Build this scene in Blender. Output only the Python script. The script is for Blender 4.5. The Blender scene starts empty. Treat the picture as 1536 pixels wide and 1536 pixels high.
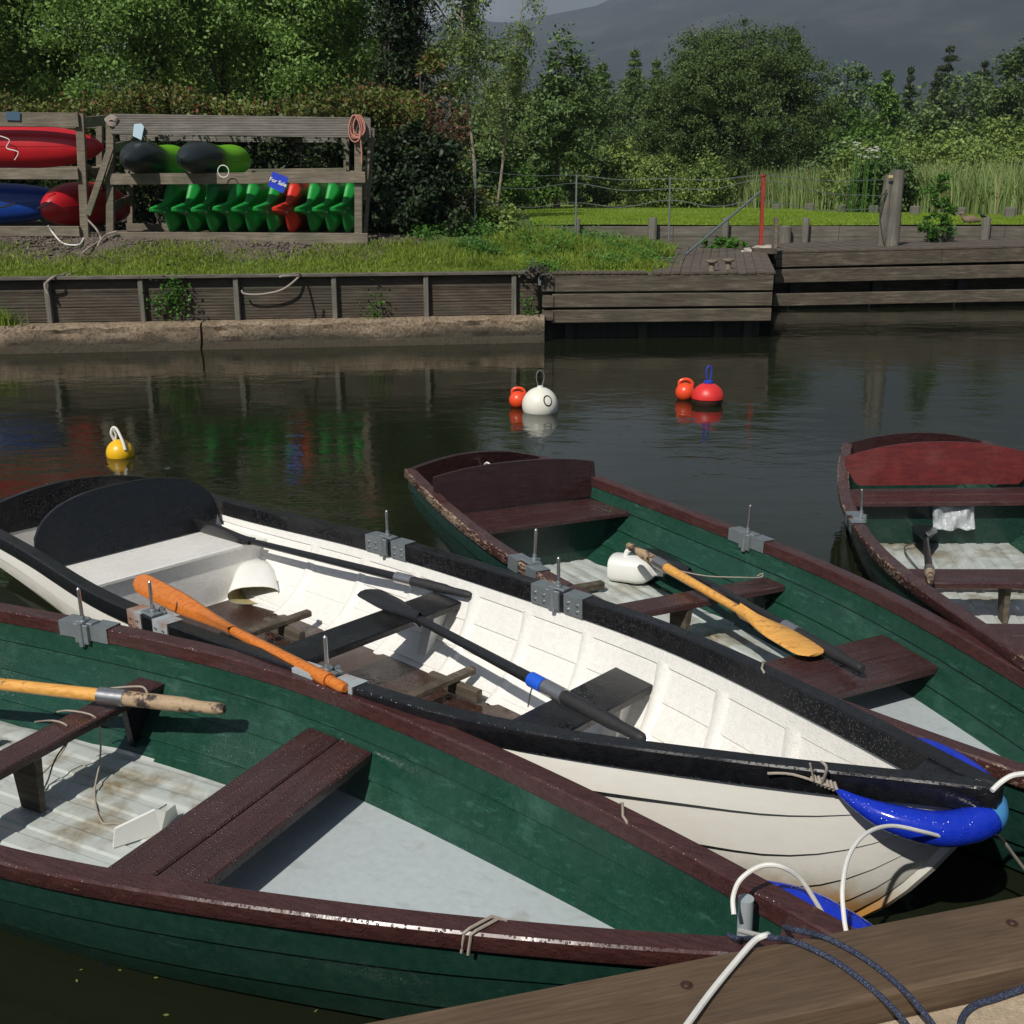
import bpy, math, random
import numpy as np
from mathutils import Vector, Matrix
random.seed(7); rng = np.random.default_rng(7)
C = bpy.context.scene.collection
PI = math.pi

# ------------------------------------------------------------------ camera model
CAM_H, FPX, PITCH = 2.1, 1644.4, math.radians(16.3)
cp, sp_ = math.cos(PITCH), math.sin(PITCH)
def ray(px, py):
    u = (px-768)/FPX; v = -(py-768)/FPX
    return np.array([u, v*sp_+cp, v*cp-sp_])
def at(px, py, z):            # a point of the photo at a known height
    d = ray(px, py); k = (z-CAM_H)/d[2]
    return Vector((d[0]*k, d[1]*k, z))
def atY(px, py, Y):           # a point of the photo at a known distance
    d = ray(px, py); k = Y/d[1]
    return Vector((d[0]*k, Y, CAM_H+d[2]*k))

# ------------------------------------------------------------------ object helpers
def tag(o, label=None, cat=None, group=None, kind=None):
    if label: o['label'] = label
    if cat: o['category'] = cat
    if group: o['group'] = group
    if kind: o['kind'] = kind
    return o
def thing(name, label, cat, loc=(0,0,0), group=None, rotz=0):
    o = bpy.data.objects.new(name, None); C.objects.link(o)
    o.location = loc; o.rotation_euler = (0,0,rotz); o.empty_display_size = .1
    return tag(o, label, cat, group)
def copy_tree(o, parent=None):
    c = o.copy(); C.objects.link(c)
    if parent: c.parent = parent
    for ch in list(o.children): copy_tree(ch, c)
    return c
class MB:
    def __init__(s): s.v = []; s.f = []; s.n = 0; s.sm = []
    def add(s, vs, fs, smooth=True):
        s.v.append(np.asarray(vs, float).reshape(-1,3))
        for f in fs: s.f.append([i+s.n for i in f]); s.sm.append(smooth)
        s.n += len(vs); return s
    def box(s, c, size, rotz=0, M=None, taper=1.0):
        x, y, z = [k/2 for k in size]
        P = [(-x,-y,-z),(x,-y,-z),(x,y,-z),(-x,y,-z),(-x*taper,-y*taper,z),(x*taper,-y*taper,z),(x*taper,y*taper,z),(-x*taper,y*taper,z)]
        ca, sa = math.cos(rotz), math.sin(rotz); out = []
        for p in P:
            q = Vector((p[0]*ca-p[1]*sa, p[0]*sa+p[1]*ca, p[2]))
            if M is not None: q = M @ Vector(p)
            out.append(q+Vector(c))
        return s.add(out, [(0,3,2,1),(4,5,6,7),(0,1,5,4),(1,2,6,5),(2,3,7,6),(3,0,4,7)], False)
    def beam(s, a, b, w, h, up=(0,0,1), bev=.006):     # square timber from a to b; w across, h along up
        a = Vector(a); b = Vector(b); d = (b-a).normalized()
        u = Vector(up); sd = d.cross(u).normalized(); u = sd.cross(d).normalized(); e = min(bev, w*.3, h*.3); w /= 2; h /= 2
        oct_ = [(-w+e,-h),(w-e,-h),(w,-h+e),(w,h-e),(w-e,h),(-w+e,h),(-w,h-e),(-w,-h+e)]
        vs = [p+sd*x+u*y for p in (a, b) for x, y in oct_]
        fs = [(i, i+8, (i+1)%8+8, (i+1)%8) for i in range(8)]+[tuple(range(8)), tuple(range(15,7,-1))]
        return s.add(vs, fs, False)
    def bbox(s, c, size, bev=.006, rotz=0):            # chamfered board, long axis x
        c = Vector(c); d = Vector((math.cos(rotz), math.sin(rotz), 0))*size[0]/2
        return s.beam(c-d, c+d, size[1], size[2], bev=bev)
    def tube(s, path, r, n=8, flat=1.0, up=None, caps=True):
        P = [Vector(p) for p in path]; m = len(P)
        R = r if hasattr(r, '__len__') else [r]*m
        vs = []; nrm = None
        for i in range(m):
            t = (P[min(i+1,m-1)]-P[max(i-1,0)])
            t = t.normalized() if t.length > 1e-9 else Vector((0,0,1))
            if nrm is None:
                nrm = Vector(up) if up is not None else (Vector((0,0,1)) if abs(t.z) < .9 else Vector((1,0,0)))
            nrm = (nrm - t*nrm.dot(t)); nrm.normalize(); bn = t.cross(nrm)
            for k in range(n):
                a = 2*PI*k/n; vs.append(P[i]+nrm*(math.cos(a)*R[i]*flat)+bn*(math.sin(a)*R[i]))
        fs = [(i*n+k, i*n+(k+1)%n, (i+1)*n+(k+1)%n, (i+1)*n+k) for i in range(m-1) for k in range(n)]
        s.add(vs, fs)
        if caps:
            o = s.n-len(vs); s.f.append([o+k for k in range(n-1,-1,-1)]); s.f.append([o+(m-1)*n+k for k in range(n)]); s.sm += [False, False]
        return s
    def lathe(s, prof, c=(0,0,0), n=24, M=None):       # prof: (r, z)
        vs = []
        for r, z in prof:
            for k in range(n):
                p = Vector((r*math.cos(2*PI*k/n), r*math.sin(2*PI*k/n), z))
                vs.append((M @ p if M is not None else p)+Vector(c))
        m = len(prof)
        fs = [(i*n+k, i*n+(k+1)%n, (i+1)*n+(k+1)%n, (i+1)*n+k) for i in range(m-1) for k in range(n)]
        return s.add(vs, fs)
    def grid(s, rows, smooth=True, flip=False, closed=False):
        m, n = len(rows), len(rows[0]); vs = [p for r in rows for p in r]; fs = []
        for i in range(m-1):
            for k in range(n if closed else n-1):
                f = (i*n+k, i*n+(k+1)%n, (i+1)*n+(k+1)%n, (i+1)*n+k)
                fs.append(f[::-1] if flip else f)
        return s.add(vs, fs, smooth)
    def poly(s, pts, th, axis=(0,0,1)):                # flat outline given thickness along -axis
        ax = Vector(axis); n = len(pts); a = [Vector(p) for p in pts]; b = [p-ax*th for p in a]
        return s.add(a+b, [tuple(range(n)), tuple(range(2*n-1,n-1,-1))]+[(i, n+i, n+(i+1)%n, (i+1)%n) for i in range(n)], False)
    def build(s, name, mat, parent=None, local=True, angle=35, off=None):
        me = bpy.data.meshes.new(name)
        V = np.concatenate(s.v) if s.v else np.zeros((0,3))
        if parent is not None and not local: V = V-np.array(parent.location)
        if off is not None: V = V-np.array(off)
        me.from_pydata(V.tolist(), [], s.f)
        me.polygons.foreach_set('use_smooth', s.sm)
        me.update()
        if any(s.sm): me.set_sharp_from_angle(angle=math.radians(angle))
        for m in (mat if isinstance(mat, (list, tuple)) else [mat]): me.materials.append(m)
        o = bpy.data.objects.new(name, me); C.objects.link(o)
        if parent is not None: o.parent = parent
        if off is not None: o.location = off
        return o
def smooth_path(pts, n=8):
    P = [Vector(p) for p in pts]; out = []
    for i in range(len(P)-1):
        p0 = P[max(i-1,0)]; p1 = P[i]; p2 = P[i+1]; p3 = P[min(i+2,len(P)-1)]
        for k in range(n):
            t = k/n; out.append(.5*((2*p1)+(p2-p0)*t+(2*p0-5*p1+4*p2-p3)*t*t+(3*p1-p0-3*p2+p3)*t*t*t))
    return out+[P[-1]]
def single(name, mb, mat, label, cat, loc, group=None, **k):   # a thing that is one mesh
    return tag(mb.build(name, mat, off=tuple(loc), **k), label, cat, group)

# ------------------------------------------------------------------ materials
def mat(name):
    m = bpy.data.materials.new(name); m.use_nodes = True
    nt = m.node_tree; return m, nt, nt.nodes['Principled BSDF']
def N(nt, t, **k):
    n = nt.nodes.new(t)
    for a, b in k.items(): setattr(n, a, b)
    return n
def coords(nt, scale=(1,1,1), kind='Object', rot=(0,0,0)):
    tc = N(nt, 'ShaderNodeTexCoord'); mp = N(nt, 'ShaderNodeMapping')
    mp.inputs['Scale'].default_value = scale; mp.inputs['Rotation'].default_value = rot
    if kind == 'World':
        g = N(nt, 'ShaderNodeNewGeometry'); nt.links.new(g.outputs['Position'], mp.inputs['Vector'])
    else: nt.links.new(tc.outputs[kind], mp.inputs['Vector'])
    return mp.outputs['Vector']
def noise(nt, vec, scale, detail=4, rough=.55, dist=0):
    n = N(nt, 'ShaderNodeTexNoise'); n.inputs['Scale'].default_value = scale; n.inputs['Detail'].default_value = detail
    n.inputs['Roughness'].default_value = rough; n.inputs['Distortion'].default_value = dist
    nt.links.new(vec, n.inputs['Vector']); return n.outputs['Fac']
def ramp(nt, fac, stops, interp='LINEAR'):
    r = N(nt, 'ShaderNodeValToRGB'); r.color_ramp.interpolation = interp
    e = r.color_ramp.elements
    while len(e) > 1: e.remove(e[-1])
    e[0].position = stops[0][0]; e[0].color = (*c4(stops[0][1]), 1)
    for p, c in stops[1:]:
        x = e.new(p); x.color = (*c4(c), 1)
    nt.links.new(fac, r.inputs['Fac']); return r.outputs['Color']
def c4(c): return (c,)*3 if not hasattr(c, '__len__') else tuple(c)[:3]
def mixc(nt, fac, a, b, mode='MIX'):
    m = N(nt, 'ShaderNodeMix', data_type='RGBA', blend_type=mode)
    for key, val in ((0, fac), (6, a), (7, b)):
        if hasattr(val, 'node'): nt.links.new(val, m.inputs[key])
        else: m.inputs[key].default_value = val if key == 0 else (*c4(val), 1)
    return m.outputs[2]
def mathn(nt, op, a, b=None, clamp=False):
    m = N(nt, 'ShaderNodeMath', operation=op); m.use_clamp = clamp
    for i, v in enumerate((a, b)):
        if v is None: continue
        if hasattr(v, 'node'): nt.links.new(v, m.inputs[i])
        else: m.inputs[i].default_value = v
    return m.outputs[0]
def bump(nt, bs, h, dist=.01, strength=1, prev=None):
    b = N(nt, 'ShaderNodeBump'); b.inputs['Distance'].default_value = dist; b.inputs['Strength'].default_value = strength
    nt.links.new(h, b.inputs['Height'])
    if prev: nt.links.new(prev, b.inputs['Normal'])
    nt.links.new(b.outputs['Normal'], bs.inputs['Normal']); return b.outputs['Normal']
def L(nt, a, b): nt.links.new(a, b)

def paint(name, col, rough=.35, var=.25, drops=True, chip=None, chip_amt=.62, wet=True, scale=1.0, stain=None, stain_at=.62, grain=None, streak=None, dstr=.45, streak_at=.56, dots=False):
    """boat paint: mottled colour, wet and dry patches, beads of rain, chips to bare wood, stains"""
    m, nt, b = mat(name); v = coords(nt, (scale,)*3)
    n1 = noise(nt, v, 5, 5); n2 = noise(nt, v, 38, 4)
    base = mixc(nt, n1, [c*(1-var) for c in col], [min(1, c*(1+var*.8)) for c in col])
    base = mixc(nt, ramp(nt, n2, [(.35,0),(.75,.35)]), base, [min(1, c*1.25+.02) for c in col])
    if grain:
        vg = coords(nt, grain); g = noise(nt, vg, 6, 5, .6)
        base = mixc(nt, ramp(nt, g, [(.42,.55),(.6,0)]), base, [c*.45 for c in col])
    if dots:
        vd = N(nt, 'ShaderNodeTexVoronoi'); vd.inputs['Scale'].default_value = 9; L(nt, coords(nt), vd.inputs['Vector']); dm = mathn(nt, 'MULTIPLY', ramp(nt, vd.outputs['Distance'], [(.035,.85),(.06,0)]), ramp(nt, noise(nt, v, 6, 2), [(.5,0),(.55,1)])); base = mixc(nt, dm, base, (.06,.055,.05))
        s3 = noise(nt, coords(nt, (1,2.5,1)), 7, 7, .75); base = mixc(nt, ramp(nt, s3, [(.55,0),(.72,.45)]), base, [c*.6 for c in col])
    if streak:
        s2 = noise(nt, coords(nt, (1.2,9,9)), 4, 7, .75); base = mixc(nt, ramp(nt, s2, [(streak_at,0),(streak_at+.12,.7)]), base, streak)
    if stain:
        s1 = noise(nt, v, 3.2, 6, .65, .4); base = mixc(nt, ramp(nt, s1, [(stain_at,0),(stain_at+.13,.8)]), base, stain)
    rg = ramp(nt, noise(nt, v, 3.5, 3), [(.42, rough*.5 if wet else rough*.8), (.56, rough)])
    if chip:
        cv = coords(nt, (3,14,14)); c1 = mathn(nt, 'ADD', mathn(nt, 'MULTIPLY', noise(nt, cv, 9, 6, .75), .62), mathn(nt, 'MULTIPLY', noise(nt, coords(nt), 1.6, 3), .38)); gn = N(nt, 'ShaderNodeNewGeometry'); sn = N(nt, 'ShaderNodeSeparateXYZ'); L(nt, gn.outputs['Normal'], sn.inputs[0])
        cm = mathn(nt, 'MULTIPLY', ramp(nt, c1, [(chip_amt,0),(chip_amt+.02,1)], 'LINEAR'), ramp(nt, sn.outputs['Z'], [(.75,1),(.93,.12)]))
        base = mixc(nt, cm, base, mixc(nt, n2, chip, [c*.55 for c in chip])); rg = mixc(nt, cm, rg, .7)
    L(nt, base, b.inputs['Base Color']); L(nt, rg, b.inputs['Roughness'])
    pv = bump(nt, b, n2, .0015, .5)
    if drops:
        vo = N(nt, 'ShaderNodeTexVoronoi'); vo.inputs['Scale'].default_value = 95; L(nt, coords(nt), vo.inputs['Vector'])
        dr = ramp(nt, vo.outputs['Distance'], [(.12,1),(.34,0)])
        bump(nt, b, dr, .003, dstr, pv)
    return m
def plain(name, col, rough=.5, metal=0, var=.15, sc=12, bmp=.001, coat=0):
    m, nt, b = mat(name); v = coords(nt); n = noise(nt, v, sc, 5)
    L(nt, mixc(nt, n, [c*(1-var) for c in col], [min(1,c*(1+var)) for c in col]), b.inputs['Base Color'])
    b.inputs['Roughness'].default_value = rough; b.inputs['Metallic'].default_value = metal
    if coat: b.inputs['Coat Weight'].default_value = coat
    bump(nt, b, n, bmp, .6); return m
def timber(name, dark, mid, light, grain=(.6,9,9), rough=.8, groove=None, sc=3, moss=None, kind='Object', bd=.004):
    """weathered wood, grain stretched along one axis, optional grooves (decking) across z"""
    m, nt, b = mat(name); v = coords(nt, grain, kind)
    n1 = noise(nt, v, sc, 8, .68, .3); n2 = noise(nt, coords(nt, (1,1,1), kind), 2.2, 5)
    base = ramp(nt, n1, [(.28,dark),(.5,mid),(.74,light)])
    base = mixc(nt, ramp(nt, n2, [(.35,.55),(.62,0)]), base, [c*.5 for c in mid])
    if moss: base = mixc(nt, ramp(nt, noise(nt, coords(nt, (1,1,1), kind), 1.3, 6, .7), [(.52,0),(.66,.7)]), base, moss)
    L(nt, base, b.inputs['Base Color']); b.inputs['Roughness'].default_value = rough
    pv = bump(nt, b, n1, bd, .8)
    if groove:
        w = N(nt, 'ShaderNodeTexWave', bands_direction='Z'); w.inputs['Scale'].default_value = groove; w.inputs['Distortion'].default_value = .15
        L(nt, coords(nt, (1,1,1), kind), w.inputs['Vector']); bump(nt, b, w.outputs['Fac'], .006, .6, pv)
    return m
M = {}
MAROON = (.066,.024,.022)
M['maroon'] = paint('maroon_paint', MAROON, .4, .35, chip=(.24,.15,.10), chip_amt=.60, grain=(1.5,16,16))
M['maroon_worn'] = paint('worn_maroon_paint', MAROON, .4, .3, chip=(.5,.38,.26), chip_amt=.54, grain=(1.5,16,16))
M['maroon_seat'] = paint('maroon_seat_paint', (.062,.026,.025), .42, .25, grain=(14,1.2,14), dstr=1.0)
M['dark_board'] = paint('dark_maroon_board', (.032,.011,.011), .4, .3, grain=(14,1.2,14))
M['red_board'] = paint('red_board_paint', (.115,.010,.007), .5, .35, drops=False, grain=(14,1.5,10))
M['green_in'] = paint('green_inner_paint', (.009,.048,.030), .34, .35, stain=(.035,.10,.07), stain_at=.57, streak=(.04,.125,.085), dstr=.3)
M['green_out'] = paint('green_outer_paint', (.006,.030,.021), .32, .3, stain=(.02,.055,.04), streak=(.05,.10,.08), dstr=.25, streak_at=.62)
M['white_in'] = paint('white_inner_paint', (.78,.765,.72), .3, .06, stain=(.5,.43,.33), stain_at=.68)
M['black_paint'] = paint('black_paint', (.007,.0075,.009), .35, .3, chip=(.3,.26,.2), chip_amt=.73)
M['black_board'] = paint('black_board_paint', (.005,.0055,.007), .42, .3)
M['grey_deck'] = paint('pale_grey_deck', (.44,.49,.50), .4, .09, drops=False, stain=(.28,.26,.20), stain_at=.62, dots=True)
M['brown_floor'] = paint('wet_brown_floor', (.042,.018,.013), .3, .4, stain=(.09,.06,.045), stain_at=.56)
def white_hull():
    m, nt, b = mat('white_hull_paint'); tc = N(nt, 'ShaderNodeTexCoord'); sx = N(nt, 'ShaderNodeSeparateXYZ'); L(nt, tc.outputs['Object'], sx.inputs[0])
    v = coords(nt, (1,1,1)); n = noise(nt, v, 7, 6, .7); n2 = noise(nt, coords(nt, (1.2,6,6)), 5, 6, .7)
    base = mixc(nt, n2, (.68,.655,.58), (.80,.785,.73))
    dz = mathn(nt, 'ADD', sx.outputs['Z'], mathn(nt, 'MULTIPLY', mathn(nt, 'SUBTRACT', n, .5), .22))
    base = mixc(nt, ramp(nt, dz, [(0,.9),(.10,.45),(.2,0)]), base, (.26,.22,.13))     # scum line near the water
    xo = mathn(nt, 'MULTIPLY', mathn(nt, 'SUBTRACT', sx.outputs['X'], 4.35), 1.6, True)
    base = mixc(nt, mathn(nt, 'MULTIPLY', ramp(nt, dz, [(0,1),(.06,.65),(.13,0)]), xo), base, (.5,.24,.06))  # rust stain on the forefoot
    L(nt, base, b.inputs['Base Color']); b.inputs['Roughness'].default_value = .4; bump(nt, b, n, .002, .5); return m
M['white_out'] = white_hull()
def floor_mat():
    m, nt, b = mat('ribbed_floor_paint'); v = coords(nt, (1,1,1)); sx = N(nt, 'ShaderNodeSeparateXYZ')
    tc = N(nt, 'ShaderNodeTexCoord'); L(nt, tc.outputs['Object'], sx.inputs[0])
    n = noise(nt, v, 2.6, 7, .65, .3); n3 = noise(nt, coords(nt, (1,5,5)), 3.5, 6, .7)
    base = mixc(nt, n3, (.42,.45,.42), (.56,.60,.57))
    base = mixc(nt, ramp(nt, n, [(.49,0),(.64,.9)]), base, (.20,.15,.075))
    L(nt, base, b.inputs['Base Color']); L(nt, ramp(nt, noise(nt, v, 4, 3), [(.45,.12),(.55,.5)]), b.inputs['Roughness'])
    bump(nt, b, n3, .002, .5); return m
M['floor'] = floor_mat()
M['galv'] = plain('galvanised_steel', (.30,.335,.35), .42, .65, .25, 30)
M['galv_rust'] = paint('rust_streaked_galvanised', (.36,.40,.42), .5, .25, drops=False, stain=(.30,.11,.03), stain_at=.5)
M['rusty'] = plain('rusty_steel', (.22,.09,.04), .7, .2, .5, 25)
M['steel'] = plain('polished_steel', (.5,.5,.5), .3, .9, .2, 40)
def oar_wood(name, a, b_, c, gl=.25, lo=.5):
    m, nt, b = mat(name); n1 = noise(nt, coords(nt, (2,22,22)), 4, 6, .65, .2); n2 = noise(nt, coords(nt), 14, 5, .7)
    base = ramp(nt, n1, [(.3,a),(.55,b_),(.75,b_)]); base = mixc(nt, ramp(nt, n2, [(lo,0),(lo+.08,1)]), base, c)
    L(nt, base, b.inputs['Base Color']); b.inputs['Roughness'].default_value = gl; bump(nt, b, n1, .001, .5); return m
M['oar_gold'] = oar_wood('varnished_gold_oar', (.50,.22,.04), (.74,.38,.09), (.24,.13,.05), .35, .60)
M['oar_orange'] = oar_wood('varnished_orange_oar', (.42,.10,.015), (.62,.19,.03), (.3,.08,.02), .16, .66)
M['oar_worn'] = oar_wood('worn_oar_grip', (.28,.20,.13), (.42,.30,.18), (.035,.025,.02), .7, .5)
M['oar_black'] = oar_wood('black_oar', (.010,.011,.013), (.018,.018,.02), (.10,.075,.05), .3, .67)
M['grip_black'] = plain('black_tape_grip', (.02,.02,.022), .65, 0, .4, 60, .003)
M['copper'] = plain('dark_copper_band', (.10,.035,.02), .4, .5)
M['blue_tape'] = plain('blue_tape', (.015,.10,.62), .4)
M['blue_fender'] = paint('blue_fender_vinyl', (.006,.028,.42), .22, .15, drops=True)
M['cyan'] = plain('pale_blue_patch', (.06,.25,.52), .35)
M['white_rope'] = plain('white_rope_cover', (.72,.71,.66), .6, 0, .12, 60)
M['string'] = plain('grey_string', (.34,.29,.24), .9, 0, .3, 80)
M['dark_string'] = plain('dark_string', (.06,.055,.045), .9, 0, .3, 80)
M['pink_rope'] = plain('pink_rope', (.50,.22,.17), .85, 0, .3, 60)
def rope_mat(name, a, c):
    m, nt, b = mat(name); w = N(nt, 'ShaderNodeTexNoise'); n = noise(nt, coords(nt), 330, 2)
    L(nt, ramp(nt, n, [(.46,a),(.68,c)]), b.inputs['Base Color']); b.inputs['Roughness'].default_value = .85; bump(nt, b, n, .003, .8); return m
M['blue_rope'] = rope_mat('blue_fleck_rope', (.012,.018,.045), (.09,.11,.16))
M['jug_white'] = plain('white_plastic', (.78,.78,.74), .35, 0, .06, 9)
M['jug_dirt'] = plain('dirty_plastic_inside', (.40,.34,.16), .7, 0, .45, 18)
M['orange_buoy'] = plain('orange_plastic', (.80,.075,.02), .32, 0, .12, 8)
M['red_buoy'] = plain('red_plastic', (.66,.03,.028), .42, 0, .25, 14)
M['slime'] = plain('dark_waterline_slime', (.05,.022,.014), .5, 0, .4, 20)
M['white_buoy'] = plain('white_buoy_plastic', (.76,.74,.64), .35, 0, .08, 8)
M['yellow_buoy'] = plain('yellow_plastic', (.80,.46,.012), .35, 0, .15, 8)
M['blue_line'] = plain('blue_line', (.02,.05,.4), .5)
M['black'] = plain('black_marker', (.012,.012,.012), .5)
M['wire'] = plain('fence_wire', (.25,.27,.27), .5, .6)
M['rack_wood'] = timber('rack_timber', (.075,.058,.038), (.19,.158,.115), (.32,.28,.215), (.8,10,10), moss=(.09,.10,.06))
M['deck_board'] = timber('grooved_decking', (.08,.07,.06), (.18,.165,.14), (.28,.26,.23), (.7,6,9), groove=9)
M['wall_plank'] = timber('retaining_plank', (.030,.022,.015), (.072,.055,.038), (.135,.108,.080), (.6,6,10), groove=7.5, moss=(.045,.05,.03))
M['wall_cap'] = timber('cap_rail_timber', (.06,.05,.04), (.13,.115,.09), (.22,.2,.16), (.6,8,8))
M['jetty_wood'] = timber('old_jetty_timber', (.030,.022,.014), (.100,.079,.055), (.23,.192,.142), (.55,6,9), moss=(.07,.065,.045), bd=.008)
M['pile'] = timber('shade_dark_pile', (.01,.01,.009), (.025,.022,.018), (.05,.045,.035), (6,6,.6))  # near-black tone puts the shade under the decks into the wood colour
M['post_wood'] = timber('grey_post_timber', (.06,.055,.045), (.15,.14,.115), (.26,.245,.21), (12,12,.6), bd=.01)
M['lawn_wall'] = timber('lawn_wall_boards', (.06,.052,.04), (.14,.125,.10), (.22,.2,.165), (.6,6,8))
M['quay_timber'] = timber('quay_edge_timber', (.060,.036,.018), (.115,.074,.042), (.17,.112,.066), (1.6,30,30), rough=.75, kind='Object', bd=.0012, sc=4)
M['red_post'] = plain('red_painted_post', (.30,.035,.02), .6, 0, .4, 15)
M['green_strut'] = plain('painted_strut', (.10,.13,.13), .6)
def ground_mat(name, stops, sc, bd=.02, rough=.95, sc2=None, over=None, oat=.55, hi=40):
    m, nt, b = mat(name); v = coords(nt, kind='World'); n = noise(nt, v, sc, 8, .7); n2 = noise(nt, v, sc*hi/10, 6, .8)
    base = ramp(nt, n, stops); base = mixc(nt, ramp(nt, n2, [(.3,.5),(.6,0)]), base, [c*.45 for c in c4(stops[0][1])])
    if over: base = mixc(nt, ramp(nt, noise(nt, v, sc2, 5), [(oat,0),(oat+.12,1)]), base, over)
    L(nt, base, b.inputs['Base Color']); b.inputs['Roughness'].default_value = rough; bump(nt, b, n2, bd, 1); return m
def concrete_mat():
    m, nt, b = mat('eroded_concrete'); v = coords(nt, kind='World'); sx = N(nt, 'ShaderNodeSeparateXYZ'); L(nt, v, sx.inputs[0])
    n = noise(nt, v, 3, 8, .7); n2 = noise(nt, v, 22, 6, .75); n3 = noise(nt, coords(nt, (.7,.7,1), 'World'), 1.6, 5)
    base = ramp(nt, n, [(.3,(.22,.16,.10)),(.5,(.36,.27,.18)),(.7,(.46,.36,.25))]); base = mixc(nt, ramp(nt, n2, [(.36,.75),(.52,0)]), base, (.05,.038,.025))
    wl = mathn(nt, 'ADD', sx.outputs['Z'], mathn(nt, 'MULTIPLY', mathn(nt, 'SUBTRACT', n3, .5), .5))
    base = mixc(nt, ramp(nt, wl, [(.12,.9),(.27,0)]), base, (.050,.042,.026)); L(nt, base, b.inputs['Base Color']); L(nt, ramp(nt, wl, [(.12,.35),(.3,.9)]), b.inputs['Roughness']); bump(nt, b, n2, .05, 1); return m
M['concrete'] = concrete_mat()
M['paving'] = ground_mat('sandy_paving', [(.3,(.42,.32,.21)),(.6,(.58,.46,.32))], 9, .004, .85, hi=90)
M['pebble'] = plain('brown_pebble', (.13,.085,.055), .45, 0, .5, 30)
M['gravel'] = ground_mat('gravel_ground', [(.3,(.09,.068,.05)),(.5,(.20,.16,.125)),(.7,(.34,.29,.24))], 9, .03, hi=60)
M['soil'] = ground_mat('grass_soil', [(.3,(.035,.05,.012)),(.6,(.075,.11,.022))], 3, .03)
M['lawn'] = ground_mat('mown_lawn', [(.3,(.12,.19,.022)),(.5,(.18,.26,.03)),(.7,(.26,.34,.05))], .5, .02, hi=200)
M['deck_dirt'] = ground_mat('dirty_deck_boards', [(.3,(.075,.058,.043)),(.6,(.12,.096,.074))], 1.8, .008)

# ------------------------------------------------------------------ plants
def leaf_mat(name, dark, light, trans=.25, extra=None, sc=.9, rough=.5):
    m, nt, b = mat(name); g = N(nt, 'ShaderNodeNewGeometry')
    n = noise(nt, coords(nt), sc, 3); f = mathn(nt, 'ADD', mathn(nt, 'MULTIPLY', n, .9), mathn(nt, 'MULTIPLY', g.outputs['Random Per Island'], .55))
    col = ramp(nt, f, [(.4,dark),(.98,light)])
    if extra:
        r2 = mathn(nt, 'FRACT', mathn(nt, 'MULTIPLY', g.outputs['Random Per Island'], 37.7))
        col = mixc(nt, ramp(nt, r2, [(1-extra[1],0),(1.0-extra[1]+.01,1)]), col, extra[0])
    L(nt, col, b.inputs['Base Color']); b.inputs['Roughness'].default_value = max(rough,.5); b.inputs['Specular IOR Level'].default_value = .28
    t = N(nt, 'ShaderNodeBsdfTranslucent'); L(nt, mixc(nt, .35, col, [c*1.3 for c in light]), t.inputs['Color'])
    mx = N(nt, 'ShaderNodeMixShader'); mx.inputs[0].default_value = trans
    L(nt, b.outputs[0], mx.inputs[1]); L(nt, t.outputs[0], mx.inputs[2]); L(nt, mx.outputs[0], nt.nodes['Material Output'].inputs['Surface'])
    return m
LF = {}
LF['ash'] = leaf_mat('ash_leaves', (0.067,0.123,0.022), (0.230,0.380,0.088), .3)
LF['ash2'] = leaf_mat('maple_leaves', (0.091,0.161,0.028), (0.287,0.461,0.104), .3)
LF['ivy'] = leaf_mat('dark_ivy_leaves', (.010,.020,.008), (.035,.062,.02), .1, rough=.35)
LF['hedge'] = leaf_mat('hedge_leaves', (0.046,0.063,0.016), (0.161,0.196,0.040), .2, extra=((.18,.075,.035),.14))
LF['hedge_dark'] = leaf_mat('dark_hedge_leaves', (0.008,0.018,0.006), (0.038,0.060,0.018), .12, rough=.35)
LF['willow'] = leaf_mat('willow_leaves', (0.037,0.069,0.018), (0.120,0.183,0.051))
LF['conifer'] = leaf_mat('conifer_needles', (0.021,0.036,0.015), (0.068,0.093,0.036), .1)
LF['birch'] = leaf_mat('birch_leaves', (0.058,0.104,0.029), (0.221,0.299,0.091))
LF['far'] = leaf_mat('far_leaves', (0.044,0.088,0.027), (0.150,0.230,0.068), .2)
LF['bright'] = leaf_mat('bright_leaves', (0.050,0.110,0.020), (0.143,0.253,0.044))
LF['shrub'] = leaf_mat('shrub_leaves', (0.091,0.155,0.036), (0.255,0.346,0.082))
LF['grass'] = leaf_mat('grass_blades', (0.099,0.151,0.019), (0.289,0.380,0.053), .35, sc=1.5)
LF['lawn'] = leaf_mat('lawn_blades', (0.138,0.218,0.021), (0.276,0.391,0.040), .35, sc=.6)
LF['reed'] = leaf_mat('reed_blades', (0.109,0.178,0.054), (0.342,0.435,0.155), .3, extra=((.30,.26,.14),.12), sc=.35)
LF['weed'] = leaf_mat('weed_leaves', (0.036,0.108,0.014), (0.108,0.240,0.036), .3)
LF['brown'] = leaf_mat('brown_twigs', (.06,.03,.015), (.16,.09,.05), .2)
LF['flower'] = plain('white_flower', (.75,.75,.68), .7)
M['bark'] = timber('bark', (.03,.025,.02), (.07,.06,.048), (.12,.105,.085), (6,6,1))
M['birch_bark'] = timber('birch_bark', (.10,.08,.06), (.30,.25,.18), (.42,.36,.28), (3,3,7))

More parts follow.
